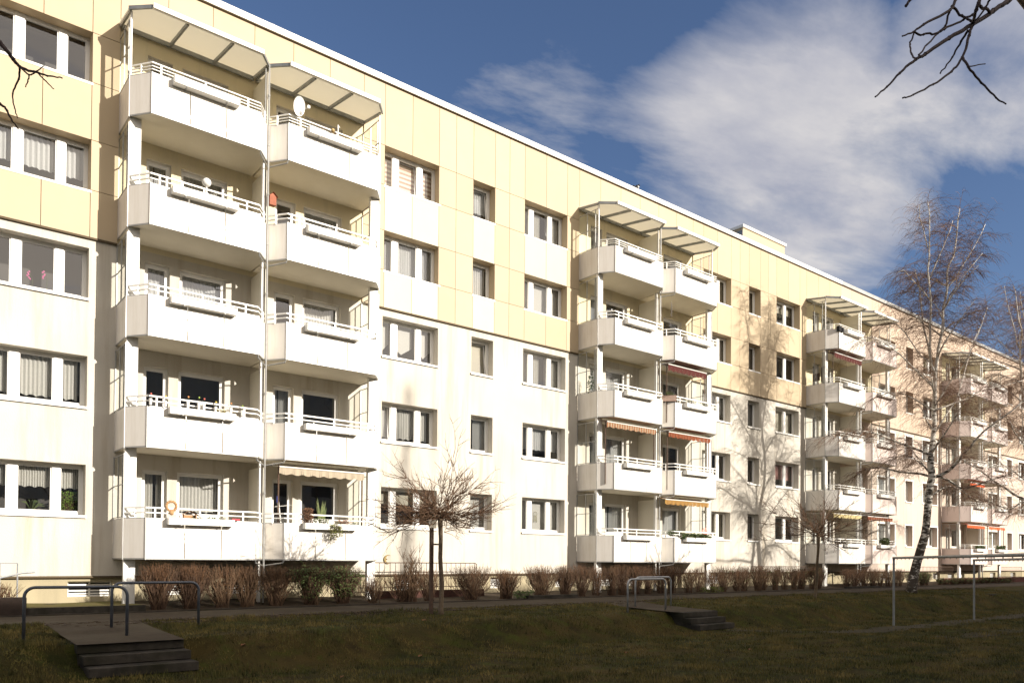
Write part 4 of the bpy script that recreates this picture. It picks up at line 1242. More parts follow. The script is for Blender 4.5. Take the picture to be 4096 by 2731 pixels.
# row of white pots and pegs on the first-floor rail, near left tower
for i, (xo, h_) in enumerate(((0.45, .16), (0.80, .14), (1.35, .20), (1.62, .22), (1.75, .2), (2.05, .16), (2.45, .18), (2.75, .15))):
    mb = MB(); x_, y_, z_ = bxy(0, 0, xo, 1, 1.04, -0.07); mb.cur = 0; mb.tube([(x_, y_, z_), (x_, y_, z_ + h_)], [0.03, 0.04], 10)
    mb.cur = 1; mb.tube([(x_, y_, z_ + h_), (x_ + .01, y_, z_ + h_ + 0.10)], 0.004, 4)
    mb.cur = 2; mb.ball((x_ + .01, y_, z_ + h_ + 0.12), 0.024, 8, 6)
    colr = [(0.6, 0.15, 0.12), (0.7, 0.5, 0.1), (0.65, 0.3, 0.12), (0.3, 0.4, 0.08)][i % 4]
    where = ('first from the left', 'second from the left', 'third from the left', 'left of the tall middle pair', 'right of the tall middle pair', 'just left of the yellow cushion plant', 'just right of the yellow cushion plant', 'last on the right')[i]
    tag(mb.build('flower_pot', [M['white'], M['leafgreen'], mat('blossom', colr, 0.7)]), 'white pot with a blossom on the first-floor rail, ' + where, 'flower pot', 'white pots on the first-floor rail')
# wooden crib house and wreath on the ground floor left balcony
cr = thing('wooden_crib_house', 'little wooden gable house standing in the ground-floor flower box at left', 'ornament', bxy(0, 0, 1.42, 0, 1.04, -0.1))
wd = noisy('pale_wood', (0.45, 0.26, 0.13), (0.36, 0.2, 0.1), 14, 0.7)
mb = MB(); mb.box(-0.16, -0.14, -.06, .06, 0, .10).box(0.14, 0.16, -.06, .06, 0, .10).box(-.14, .14, .04, .06, 0, .09); mb.build('wall', wd, cr)
mb = MB(); mb.poly([(-.24, -.09, .07), (0, -.09, .20), (0, .09, .20), (-.24, .09, .07)]); mb.poly([(.24, -.09, .07), (.24, .09, .07), (0, .09, .2), (0, -.09, .2)]); mb.build('roof', wd, cr)
mb = MB()
c = Vector(bxy(0, 0, 1.0, 0, 1.34, 0.0))
for a in range(16):
    an_ = a / 16 * 6.283; mb.ball(c + Vector((0.12 * math.cos(an_), 0, 0.12 * math.sin(an_))), 0.035, 6, 5, jitter=0.2)
mb.ball(c + Vector((0, -.02, -.17)), 0.06, 8, 6)
tag(mb.build('wreath', noisy('straw', (0.5, 0.30, 0.14), (0.35, 0.2, 0.1), 14, 0.9)), 'brown straw wreath fixed on the ground-floor rail at left', 'wreath')
# blue and white drying rack on the right ground-floor balcony
rk = thing('drying_rack', 'white drying rack with a blue cap leaning on the ground-floor balcony', 'drying rack', bxy(0, 1, 0.45, 0, 0.2, 0.5))
mb = MB(); mb.tube([(0, 0, 0), (-.05, 0, 1.55)], 0.016, 6); mb.tube([(0.16, 0, 0), (-.03, 0, 1.5)], 0.016, 6); mb.build('rack_frame', M['white'], rk)
mb = MB()
for i in range(5): mb.tube([(-.25, -.1 + i * .06, 1.28), (.32, -.1 + i * .06, 1.36)], 0.006, 4)
mb.build('line_bars', M['white'], rk)
mb = MB(); mb.tube([(-.05, 0, 1.42), (-.05, 0, 1.6)], 0.035, 8); mb.build('cap', mat('blue_plastic', (0.06, 0.08, 0.35), 0.4), rk)
# wooden planter hung outside at the second tower
pt_ = thing('hanging_planter', 'brown wooden planter hung on the left chamfer rail under the dark red awning', 'planter', (pair_x(1) + 3.6 + 0.18, 21.13, 1.97 + 2 * ST + 1.06))
mb = MB(); mb.prism([(-.22, .12), (.18, -.30), (.26, -.22), (-.14, .20)], 0, .24); mb.build('trough', noisy('planter_wood', (0.42, 0.30, 0.24), (0.34, 0.24, 0.19), 12, 0.8), pt_)
low_plant('box_plant', (pair_x(1) + 3.6 + 0.2, 21.05, 1.97 + 2 * ST + 1.3), (0.24, 0.15, 0.14), 110, M['leafgreen'], 'leafy plant in the brown wooden planter on the second tower', 'plant', 0.05, 0, GG)
# red pinwheel disc and pole on the second tower ground floor
pw = thing('garden_pinwheel', 'red round pinwheel on a pole under the yellow striped awning', 'pinwheel', (pair_x(1) + 3.6 + 2.62, 21.2, 2.15))
mb = MB(); mb.tube([(0, 0, 0), (0, 0, 2.2)], 0.02, 6); mb.build('pole', M['alu'], pw)
mb = MB()
for a in range(10):
    a0 = a / 10 * 6.283; mb.poly([(0, 0, 0), (0.2 * math.cos(a0), 0, 0.2 * math.sin(a0)), (0.2 * math.cos(a0 + .6), -.03, 0.2 * math.sin(a0 + .6))])
mb.build('wheel', mat('faded_red', (0.72, 0.30, 0.25), 0.6), pw, (0.08, -0.05, 1.15))
# wind chime
mb = MB(); x_, y_, z_ = pair_x(1) + 3.6 + 0.35, 21.1, 1.97 + 4 * ST - 0.02
mb.tube([(x_, y_, z_), (x_, y_, z_ - .75)], 0.004, 4)
for i in range(16): mb.ball((x_ + random.uniform(-.035, .035), y_, z_ - .42 - i * 0.035), 0.022, 6, 4)
tag(mb.build('wind_chime', mat('dull_metal', (0.25, 0.23, 0.22), 0.4, 0.5)), 'thin wind chime hanging below the top balcony of the second tower', 'wind chime')
# things on third tower top balcony
mb = MB(); X = pair_x(2)
mb.box(X + 0.28, X + 0.52, 20.85, 21.0, 14.05, 14.32); mb.box(X + 0.56, X + 0.72, 20.82, 20.94, 14.05, 14.26)
tag(mb.build('laundry', mat('black_cloth', (0.02, 0.02, 0.022), 0.9)), 'black cloths hung on the top rail of the third tower', 'laundry')
# cat tree / shelf behind side glass third tower
mb = MB(); mb.box(X + .1, X + .13, D - .75, D - .35, 11.6, 12.0); mb.box(X + .1, X + .13, D - .95, D - .82, 11.5, 12.3)
tag(mb.build('wall_rack', M['rust']), 'dark plant rack behind the side glass of the third tower', 'rack')
# red towel + figures on left ground-floor
mb = MB(); x_, y_, z_ = bxy(0, 0, 2.5, 0, 1.04, -0.1); mb.box(x_, x_ + .2, y_ - .05, y_ + .05, z_, z_ + .04)
tag(mb.build('red_tray', mat('red_plastic', (0.55, 0.03, 0.05), 0.5)), 'small red tray at the right end of the left ground-floor flower box', 'tray')
# bird on the roof edge
bd = thing('bird', 'small black and white bird perched on the roof edge', 'bird', (25.04, D - 0.05, TOP + 0.226))
mb = MB(); mb.ball((0, 0, .13), 0.07, 10, 8, (1.5, .8, .95)); mb.ball((.10, 0, .22), 0.042, 10, 8); mb.tube([(.06, 0, .16), (.10, 0, .22)], [.05, .035], 8)
mb.tube([(.135, 0, .225), (.18, 0, .215)], [.014, .003], 6); mb.prism([(-.28, -.02), (-.06, -.03), (-.06, .03), (-.28, .02)], .07, .10)
mb.tube([(0.02, .02, 0), (0.01, .02, .09)], .005, 4); mb.tube([(0.02, -.02, 0), (0.01, -.02, .09)], .005, 4)
mb.build('body', mat('bird_black', (0.02, 0.02, 0.025), 0.6), bd, smooth=True)
mb = MB(); mb.ball((.02, -.01, .115), 0.06, 10, 8, (1.1, .9, .8)); mb.build('breast', mat('bird_white', (0.7, 0.68, 0.64), 0.7), bd, smooth=True)
# crescent ornament on the wall
mb = MB(); pts = []
for i in range(13): a = R(60 + i * 20); pts.append((13.07 + .15 * math.cos(a), 2.01 + .15 * math.sin(a)))
for i in range(12, -1, -1): a = R(60 + i * 20); pts.append((13.10 + .115 * math.cos(a), 2.01 + .135 * math.sin(a)))
for i in range(12):
    q = [pts[i], pts[i + 1], pts[24 - i], pts[25 - i]]
    mb.poly([(p[0], D - 0.05, p[1]) for p in q]); mb.poly([(p[0], D - 0.03, p[1]) for p in reversed(q)])
    mb.quad((pts[i][0], D - .05, pts[i][1]), (pts[i + 1][0], D - .05, pts[i + 1][1]), (pts[i + 1][0], D - .03, pts[i + 1][1]), (pts[i][0], D - .03, pts[i][1]))
mb.box(13.02, 13.05, D - .03, D - .001, 2.0, 2.03)
tag(mb.build('moon_ornament', mat('brass', (0.22, 0.16, 0.06), 0.5, 0.4)), 'brass crescent moon ornament on the cream wall behind the bare shrub', 'ornament')
# dreamcatcher in the ground-floor window
mb = MB(); c = Vector((18.8 + 1.08, D + 0.47, 3.62)); ring = [c + Vector((.08 * math.cos(a / 16 * 6.283), 0, .08 * math.sin(a / 16 * 6.283) + .2)) for a in range(17)]
mb.tube(ring, .008, 5, False)
for q in (-.05, 0, .05): mb.tube([c + Vector((q, 0, .13)), c + Vector((q * 1.4, 0, -.08 - abs(q)))], [.012, .016], 5)
tag(mb.build('dreamcatcher', mat('feather', (0.35, 0.33, 0.22), 0.8)), 'feathered dreamcatcher hanging in the white ground-floor window before the second tower', 'dreamcatcher')


# ------------------------------------------------------------------ railings at the cellar stairs
def railing(x0, x1, y, z0, z1, label, curl=True, low=False):
    t = thing('railing', label, 'railing', (x0, y, z0), 'cellar stair railings')
    mb_ = MB(); h = z1 - z0; w = x1 - x0
    mb_.tube([(0, 0, h), (w, 0, h)], 0.016, 6)
    if low: mb_.tube([(0, 0, 0.12), (w, 0, 0.12)], 0.014, 6)
    if curl: mb_.tube([(w, 0, h)] + [(w + 0.10 * math.sin(a), 0, h - 0.10 + 0.10 * math.cos(a)) for a in np.linspace(0, 3.1, 8)], 0.014, 6)
    mb_.build('top_rail', M['rust'], t)
    mb_ = MB(); n = int(w / 0.19)
    for i in range(n + 1): mb_.tube([(w * i / n, 0, 0), (w * i / n, 0, h)], 0.009, 5)
    tag(mb_.build('baluster', M['rust'], t), kind=None)
    return t


railing(12.1, 16.0, 21.75, 1.0, 1.90, 'dark slim stair railing with a curled end behind the globe tree', True, True)
railing(10.75, 11.95, 21.95, 0.85, 1.52, 'low dark railing between the column and wall right of the nearest tower', False, True)
railing(32.3, 37.0, 21.75, 1.0, 1.80, 'slim stair railing above the hedge before the third tower', True)
railing(48.9, 54.9, 21.75, 1.0, 1.80, 'slim stair railing beside the birch before the farthest tower', True)
railing(62.9, 67.2, 21.75, 1.0, 1.80, 'slim stair railing right of the farthest tower', True, True)
rl = thing('handrail_post', 'pale tube handrail of the cellar stair at the left edge', 'handrail', (1.2, 21.6, 0.8))
mb = MB(); mb.tube([(-.6, 0, 0.35), (0.2, 0, .48), (1.5, 0, 0.82), (1.75, 0, .84)], 0.022, 8); mb.build('sloping_rail', M['zinclight'], rl)
mb = MB()
for x_ in (1.05, 1.40): mb.tube([(x_, 0, 0), (x_, 0, 1.05)], 0.018, 6)
mb.tube([(-.6, 0, 1.05), (1.40, 0, 1.05)], .012, 6)
mb.build('post', M['zinclight'], rl)

# ------------------------------------------------------------------ concrete steps, slabs, hoops, frames
for (x0, x1, ys3, lb) in ((2.57, 4.24, (14.36, 14.03, 13.68), 'three dark concrete steps leading down from the landing at lower left'),
                          (17.65, 19.25, (14.10, 13.84, 13.55), 'three concrete steps leading down from the landing right of the globe tree')):
    t = thing('concrete_steps', lb, 'steps', (x0, ys3[2], 0.09))
    for i, (y_, z_) in enumerate(zip(ys3, (0.575, 0.415, 0.255))):
        mb = MB(); sh_ = (-0.0, 0.03, 0.05)[i]
        yb = (15.0, ys3[0] + 0.06, ys3[1] + 0.06)[i]
        mb.box(sh_, x1 - x0 + sh_, y_ - ys3[2], yb - ys3[2], z_ - 0.15 - 0.09, z_ - 0.09)
        mb.box(sh_ + .02, x1 - x0 + sh_ - .02, y_ - ys3[2] + .03, yb - ys3[2], z_ - 0.45 - 0.09, z_ - 0.151 - 0.09)
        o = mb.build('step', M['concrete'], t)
        bv = o.modifiers.new('bevel', 'BEVEL'); bv.width = 0.012; bv.segments = 2
t = thing('concrete_steps', 'mossy far concrete steps in the slope at the right edge', 'steps', (40.2, 14.2, 0.1))
for i in range(3):
    mb = MB(); mb.box(0.15 * i, 1.7 + 0.15 * i, -0.34 * i, 0.34 - 0.34 * i + .05, 0.38 - 0.16 * i - .2, 0.50 - 0.16 * i); mb.build('step', M['concrete'], t)
mb = MB(); mb.box(2.63, 5.1, 20.30, 20.42, 0.62, 0.86)
tag(mb.build('edging_slab', M['concrete']), 'low grey edging slab by the path at lower left', 'kerb stone')
tag(grid('grass_bank', 2.5, 5.1, 12, 20.42, 22.68, 8, lambda x, y: 0.845 + 0.03 * math.sin(x * 3) * math.sin(y * 4), noisy('bank_grass', (0.10, 0.10, 0.025), (0.13, 0.10, 0.035), 5, 0.95, bump=0.6)), kind='structure')
mb = MB(); mb.box(0.2, 2.62, 20.25, 20.55, 0.6, 1.10); tag(mb.build('retaining_wall', noisy('dark_stone', (0.05, 0.035, 0.028), (0.03, 0.022, 0.018), 5, 0.95)), 'low dark retaining wall of the cellar stair at the left edge', 'wall')
mb = MB(); mb.box(16.9, 19.2, 19.93, 20.16, .6, .83); tag(mb.build('edging_slab', M['concrete']), 'thin pale edging slab in the bed right of the round bush', 'kerb stone')
mb = MB(); mb.box(38.2, 41.4, 20.0, 20.3, .6, .80); tag(mb.build('edging_slab', M['concrete']), 'thin edging slab in the bed under the third tower', 'kerb stone')
mb = MB(); mb.box(12.1, 16.2, 21.45, 21.6, .6, 1.02); tag(mb.build('retaining_wall', noisy('brick_dark', (0.09, 0.04, 0.03), (0.05, 0.025, 0.02), 9, 0.95)), 'dark low wall of the cellar stair behind the globe tree', 'wall')
mb = MB(); mb.box(51.5, 70, 20.9, 21.05, .6, 1.10); tag(mb.build('retaining_wall', noisy('brick_red', (0.13, 0.045, 0.035), (0.08, 0.03, 0.025), 9, 0.95)), 'low dark red brick wall in front of the pink house', 'wall')


def hoop(a, b, z, h, label, r=0.027, mt='zinc'):
    A = Vector((a[0], a[1], z - 0.12)); B = Vector((b[0], b[1], z - 0.12)); d = (B - A).normalized(); L = (B - A).length; c = 0.16
    pts = [A, A + Vector((0, 0, h - c + .12))]
    for k in range(1, 6):
        an_ = k / 6 * math.pi / 2; pts.append(A + d * (c - c * math.cos(an_)) + Vector((0, 0, h + .12 - c + c * math.sin(an_))))
    pts.append(A + d * c + Vector((0, 0, h + .12))); pts.append(A + d * (L - c) + Vector((0, 0, h + .12)))
    for k in range(1, 6):
        an_ = k / 6 * math.pi / 2; pts.append(A + d * (L - c + c * math.sin(an_)) + Vector((0, 0, h + .12 - c + c * math.cos(an_))))
    pts.append(B + Vector((0, 0, h - c + .12))); pts.append(B)
    mb_ = MB(); mb_.tube(pts, r, 12)
    return tag(mb_.build('hoop_rail', M[mt], smooth=True), label, 'hoop rail', 'steel hoop rails on the landings')


hoop((1.97, 15.51), (3.52, 15.26), 0.60, 0.88, 'grey steel hoop nearest the camera above the near steps, left one')
hoop((3.53, 16.48), (5.13, 16.43), 0.63, 0.88, 'grey steel hoop on the near landing set back to the right')
hoop((16.32, 14.97), (17.94, 14.97), 0.60, 0.90, 'grey steel hoop beside the farther steps, front left one', mt='zinclight')
hoop((17.89, 16.1), (19.55, 16.1), 0.62, 0.90, 'grey steel hoop behind the farther steps, back right one', mt='zinclight')


def dryframe(p0, p1, h, label):
    A = Vector((p0[0], p0[1], 0)); B = Vector((p1[0], p1[1], 0)); d = (B - A)
    t = thing('clothes_frame', label, 'clothes frame', (A.x, A.y, 0), 'steel clothes-drying frames on the lawn')
    for q in (0, 1.0):
        mb_ = MB(); e = d * q; mb_.tube([(e.x, e.y, -0.1), (e.x, e.y, h - .1), (e.x, e.y, h)], [0.034, 0.034, 0.04], 10); mb_.build('post', M['zincdark'], t, smooth=False)
    mb_ = MB(); u = d.normalized() * 0.06; mb_.tube([(-u.x, -u.y, h), (d.x + u.x, d.y + u.y, h + .0)], 0.036, 10)
    s = d.length; n = int(s / 0.5)
    for i in range(1, n):
        e = d * i / n; mb_.tube([e + Vector((0, 0, h - .02)), e + Vector((0, 0, h - .06))], 0.012, 6)
    mb_.build('crossbar', M['zincdark'], t)
    return t


dryframe((24.55, 11.44), (14.9, 4.3), 2.17, 'grey clothes-drying frame whose bar runs out of view at right, nearer post left')
dryframe((29.97, 11.17), (21.5, 6.4), 2.14, 'second grey clothes-drying frame standing farther right')


# ------------------------------------------------------------------ trees
def globe_tree(base, top, cr, rx, rz, label, n=46, lean=0.0, thick=0.06):
    t = thing('globe_tree', label, 'tree', base, 'bare globe-headed trees on the lawn')
    b0 = Vector(base); T = Vector(top) - b0
    mb_ = MB(); pts = [Vector((0, 0, -.05)), Vector((-.01, 0, .12)), T * 0.3 + Vector((.03, 0, 0)), T * 0.6 + Vector((-.01, 0, 0)), T * 0.8 + Vector((.012, 0, 0)), T, T + Vector((-.03, 0, .12))]
    mb_.tube(pts, [thick * 1.45, thick * 1.05, thick * .95, thick * .9, thick * .85, thick * 1.05, thick * .9], 12)
    mb_.build('trunk', M['treebark'], t, smooth=True)
    mb_ = MB(); C = T + Vector((0.0, 0, .08))
    for i in range(n):
        a = i * 2.39996 + random.uniform(-.3, .3); e = random.uniform(-0.05, 1.1) if i % 2 else random.uniform(-0.30, 0.35)
        d = Vector((math.cos(a), math.sin(a), e * 1.1)).normalized()
        L = (rx if e < 0.5 else rx * .5 + rz * .5) * random.uniform(0.55, 0.95)
        p0, dd = tw(mb_, C + Vector((random.uniform(-.07, .07), random.uniform(-.07, .07), random.uniform(-.05, .12))), d, L, 0.013, 6, 0.03 if e < .2 else -0.05, 0.16, 5, r1=.32)
        for j in range(9):
            k = random.randint(1, 6); q = p0[k]
            d2 = (d + Vector((random.uniform(-.8, .8), random.uniform(-.8, .8), random.uniform(-.45, .8)))).normalized()
            p1, _ = tw(mb_, q, d2, L * random.uniform(.28, .55), 0.0085, 4, 0.01, 0.18, 4, r1=.4)
            for l in range(5):
                q2 = p1[random.randint(1, 4)]
                d3 = (d2 + Vector((random.uniform(-.8, .8), random.uniform(-.8, .8), random.uniform(-.5, .8)))).normalized()
                tw(mb_, q2, d3, random.uniform(.12, .36), 0.0050, 3, 0, 0.15, 3, r1=.5)
    mb_.build('crown', M['treetwig'], t)
    return t


globe_tree((11.04, 16.4, 0.62), (10.92, 16.3, 3.0), None, 1.6, 1.6, 'young bare globe tree with a support stake in front of the cream wall')
globe_tree((27.9, 15.97, 0.62), (27.3, 15.5, 2.92), None, 2.05, 1.25, 'bare globe tree farther right before the third tower, wider and flatter', n=30, thick=0.055)
stk = thing('tree_stake', 'dark wooden stake tied to the near globe tree by a crossbar', 'stake', (10.80, 16.5, 0.6))
mb = MB(); mb.box(-.04, .04, -.04, .04, -.1, 2.2); mb.build('stake_post', M['rust'], stk)
mb = MB(); mb.box(.04, .22, -.02, .02, 1.77, 1.81); mb.build('crossbar', M['rust'], stk)

# birch: limbs traced as real branches around the lawn spot of the trunk
YB = 16.3
TR = [(3645, 2376, 46), (3648, 2345, 38), (3655, 2300, 36), (3670, 2240, 33), (3686, 2186, 33), (3700, 2140, 31), (3705, 2100, 28), (3713, 2011, 28), (3720, 1939, 27), (3729, 1906, 27), (3722, 1857, 25), (3724, 1818, 24), (3731, 1770, 21), (3735, 1727, 18), (3739, 1683, 17), (3736, 1640, 17), (3739, 1600, 16), (3739, 1549, 15), (3740, 1495, 14), (3750, 1430, 12), (3754, 1387, 11), (3765, 1343, 10), (3773, 1293, 10), (3771, 1241, 9), (3782, 1195, 8), (3790, 1146, 8), (3788, 1097, 7), (3795, 1059, 6), (3815, 1024, 6), (3825, 960, 5), (3832, 873, 4), (3839, 834, 3)]
LIMB = [([(3740, 1495), (3724, 1452), (3716, 1398), (3708, 1361), (3695, 1313), (3692, 1290), (3685, 1223), (3678, 1153), (3660, 1083)], 9, 4, 0.8),
        ([(3722, 1450), (3719, 1387), (3721, 1300), (3724, 1206), (3717, 1136), (3711, 1083), (3717, 1031), (3718, 960), (3718, 855), (3710, 803)], 9, 3, -0.7),
        ([(3711, 992), (3695, 925), (3678, 866), (3678, 820)], 4, 2, -0.9),
        ([(3717, 1118), (3745, 1052), (3776, 981), (3801, 918), (3811, 883)], 5, 2, 0.3),
        ([(3795, 1143), (3822, 1115), (3836, 1087), (3857, 1052), (3892, 996), (3920, 946), (3941, 897)], 6, 2, 0.5),
        ([(3787, 1216), (3801, 1178), (3829, 1139), (3871, 1083), (3930, 1013)], 5, 2, -0.9),
        ([(3723, 1818), (3708, 1813), (3643, 1787), (3600, 1772), (3565, 1757), (3502, 1731), (3459, 1724), (3335, 1735)], 11, 3, -1.4),
        ([(3721, 1905), (3682, 1894), (3600, 1887), (3517, 1867), (3459, 1877), (3400, 1920)], 10, 3, 1.2),
        ([(3720, 1885), (3682, 1852), (3656, 1831), (3628, 1820), (3600, 1822), (3560, 1840)], 6, 2, -0.6),
        ([(3736, 1560), (3728, 1543), (3687, 1504), (3643, 1460), (3600, 1417), (3526, 1361), (3478, 1350), (3440, 1375)], 8, 2, -1.0),
        ([(3736, 1640), (3691, 1616), (3654, 1593), (3628, 1582), (3600, 1569), (3550, 1571), (3480, 1600)], 7, 2, 1.5),
        ([(3729, 1908), (3763, 1900), (3795, 1881), (3817, 1861), (3839, 1835), (3849, 1816), (3882, 1787), (3899, 1761), (3938, 1722), (3990, 1683), (4051, 1640), (4096, 1600)], 14, 4, -1.5),
        ([(3763, 1909), (3795, 1920), (3828, 1941), (3845, 1952), (3871, 1950), (3925, 1933), (3980, 1913), (4023, 1900), (4066, 1883)], 9, 3, -0.5),
        ([(3722, 1985), (3765, 1953), (3800, 1945), (3845, 1958), (3895, 1997), (3938, 2008)], 7, 3, 1.4),
        ([(3738, 1640), (3784, 1625), (3839, 1604), (3882, 1588), (3912, 1569), (3947, 1556), (4020, 1540), (4096, 1520)], 7, 2, 1.1),
        ([(3738, 1625), (3773, 1571), (3795, 1534), (3828, 1491), (3856, 1460), (3895, 1380), (3930, 1290)], 6, 2, -1.2),
        ([(3734, 1740), (3790, 1650), (3826, 1600), (3839, 1556), (3871, 1441), (3885, 1385), (3925, 1300), (3950, 1230)], 6, 2, 1.6),
        ([(3773, 1293), (3760, 1250), (3740, 1215), (3700, 1180), (3640, 1165), (3580, 1180)], 4, 2, 1.0),
        ([(3766, 1335), (3800, 1300), (3850, 1275), (3890, 1250), (3930, 1240)], 5, 2, -0.8),
        ([(3692, 1290), (3650, 1260), (3600, 1240), (3555, 1215), (3540, 1240)], 4, 2, 0.6),
        ([(3724, 1206), (3690, 1160), (3650, 1120), (3615, 1080), (3590, 1090)], 4, 2, -0.5),
        ([(3724, 1452), (3680, 1420), (3620, 1330), (3580, 1290), (3545, 1300)], 5, 2, 0.9)]


BS0 = (Vector(ray_at(3645, 2370, YB)) - EYE).dot(FW)      # distance of the birch along the view


def bpt(u, v, off=0.0):
    q = FW * FPX + RT * (u - 2048) - UP * (v - 1365.5 - SYPX)
    return EYE + q * ((BS0 + off) / FPX)


def birch_make(label, x_of, seed, dens=1.0):
    rs = random.getstate(); random.seed(seed)
    t = thing('birch_tree', label, 'tree', x_of)
    b0 = Vector(ray_at(3645, 2370, YB)); b0.z = gz(b0.x, YB)
    bk = MB(); cr = MB(); limbs = []
    P_ = [bpt(u, v, 0.25 * math.sin(i * 0.5)) - b0 for i, (u, v, w) in enumerate(TR)]
    s = BS0
    bk.tube(P_, [w / 2 * s / FPX for u, v, w in TR], 12)
    limbs.append((P_[17:], 0.05, 0.012))
    for pts, w0, w1, dy in LIMB:
        L = []; n = len(pts)
        for i, (u, v) in enumerate(pts):
            f = i / (n - 1); L.append(bpt(u, v, dy * (f ** 1.2) * (0.5 + n * 0.13)) - b0)
        rr = [(w0 + (w1 - w0) * i / (n - 1)) / 2 * s / FPX * 1.05 for i in range(n)]
        bk.tube(L, rr, 8); limbs.append((L, rr[0], rr[-1]))
    # limbs towards and away from the facade that the photo shows only end-on
    for i in range(9):
        k = 9 + i * 2; p = P_[min(k, len(P_) - 3)]; sg = -1 if i % 2 else 1
        q = [p]; d = (FW * sg + RT * random.uniform(-.5, .5) + Vector((0, 0, 0.9))).normalized()
        for j in range(6): d = (d + Vector((random.uniform(-.2, .2), 0, -.04))).normalized(); q.append(q[-1] + d * (0.62 - i * 0.03))
        bk.tube(q, [0.045 - 0.006 * j for j in range(7)], 6); limbs.append((q, 0.05, 0.01))
    for L, r0, r1 in limbs:
        seg = [(b - a).length for a, b in zip(L[:-1], L[1:])]; tot = sum(seg)
        nn = int(tot / 0.105 * dens)
        for i in range(nn):
            f = 0.12 + 0.88 * (i + random.random()) / nn; dist = f * tot; k = 0
            while k < len(seg) - 1 and dist > seg[k]: dist -= seg[k]; k += 1
            p = L[k].lerp(L[k + 1], min(dist / max(seg[k], 1e-6), 1)); ax = (L[k + 1] - L[k]).normalized()
            a = random.uniform(0, 6.283)
            d = (ax * random.uniform(0.2, 0.9) + Vector((math.cos(a), math.sin(a), random.uniform(0.1, .8))).normalized()).normalized()
            ln = random.uniform(0.35, 1.15) * (0.75 + 0.35 * min(r0 / 0.06, 1))
            q, dd = tw(cr, p, d, ln, 0.0095, 6, 0.20, 0.15, 4, r1=.35)
            for j in range(random.randint(5, 8)):
                c = q[random.randint(1, 6)]
                d2 = (d * 0.7 + Vector((random.uniform(-.7, .7), random.uniform(-.7, .7), random.uniform(-.2, .4)))).normalized()
                q2, _ = tw(cr, c, d2, random.uniform(0.35, 1.0), 0.0050, 4, 0.50, 0.10, 3, r1=.6)
                if random.random() < 0.6: tw(cr, q2[2], (d2 + Vector((random.uniform(-.6, .6), random.uniform(-.6, .6), -.4))), random.uniform(.25, .6), 0.0046, 3, .4, .1, 3, r1=.6)
    bk.build('trunk', M['birch'], t, smooth=True)
    cr.build('crown', M['birchtwig'], t)
    random.setstate(rs)
    return t


bp_ = Vector(ray_at(3645, 2370, YB))
birch = birch_make('tall leaning white-barked birch on the lawn with drooping bare twigs', (bp_.x, YB, gz(bp_.x, YB)), 11)


def birch_copy(loc, rz, sc, label):
    r = birch.copy(); COL.objects.link(r); r.location = loc; r.rotation_euler = (0, 0, rz); r.scale = (sc, sc, sc * (1.14 if sc == 1.0 else 1)); r['label'] = label
    for ch in list(birch.children):
        c = ch.copy(); COL.objects.link(c); c.parent = r
    return r


birch_copy((48.6, 14.7, 0.5), R(200), 0.93, 'second bare birch whose crown reaches in at the right edge')
far_b = birch_make('bare birch standing out of view at right, its shadow falls on the wall', (38.9, 8.5, 0.05), 12, 0.38)
far_b.rotation_euler = (0, 0, R(62)); far_b.scale = (0.85, 0.85, 1.14)
pop = thing('poplar_tree', 'slim bare poplar behind the viewpoint casting a soft stripe on the wall', 'tree', (28.6, -12.4, 0.0))
mb = MB(); mb.tube([(0, 0, -.1), (.05, 0, 6), (-.05, .1, 12), (0, 0, 21)], [.20, .15, .09, .02], 10); mb.build('trunk', M['treebark'], pop)
mb = MB(); random.seed(21)
for i in range(60):
    z = random.uniform(9, 20.5); a = random.uniform(0, 6.283); w = (21 - z) / 12
    q, _ = tw(mb, Vector((0, 0, z)), Vector((math.cos(a) * .45, math.sin(a) * .45, 1)), random.uniform(1, 2.2) * min(1, w + .4), .022, 4, 0, .12, 4, up=.06)
    for j in range(5): tw(mb, q[random.randint(1, 4)], Vector((math.cos(a + j) * .6, math.sin(a + j) * .6, 1)), random.uniform(.4, .9), .009, 3, 0, .12, 3)
mb.build('crown', M['treetwig'], pop)


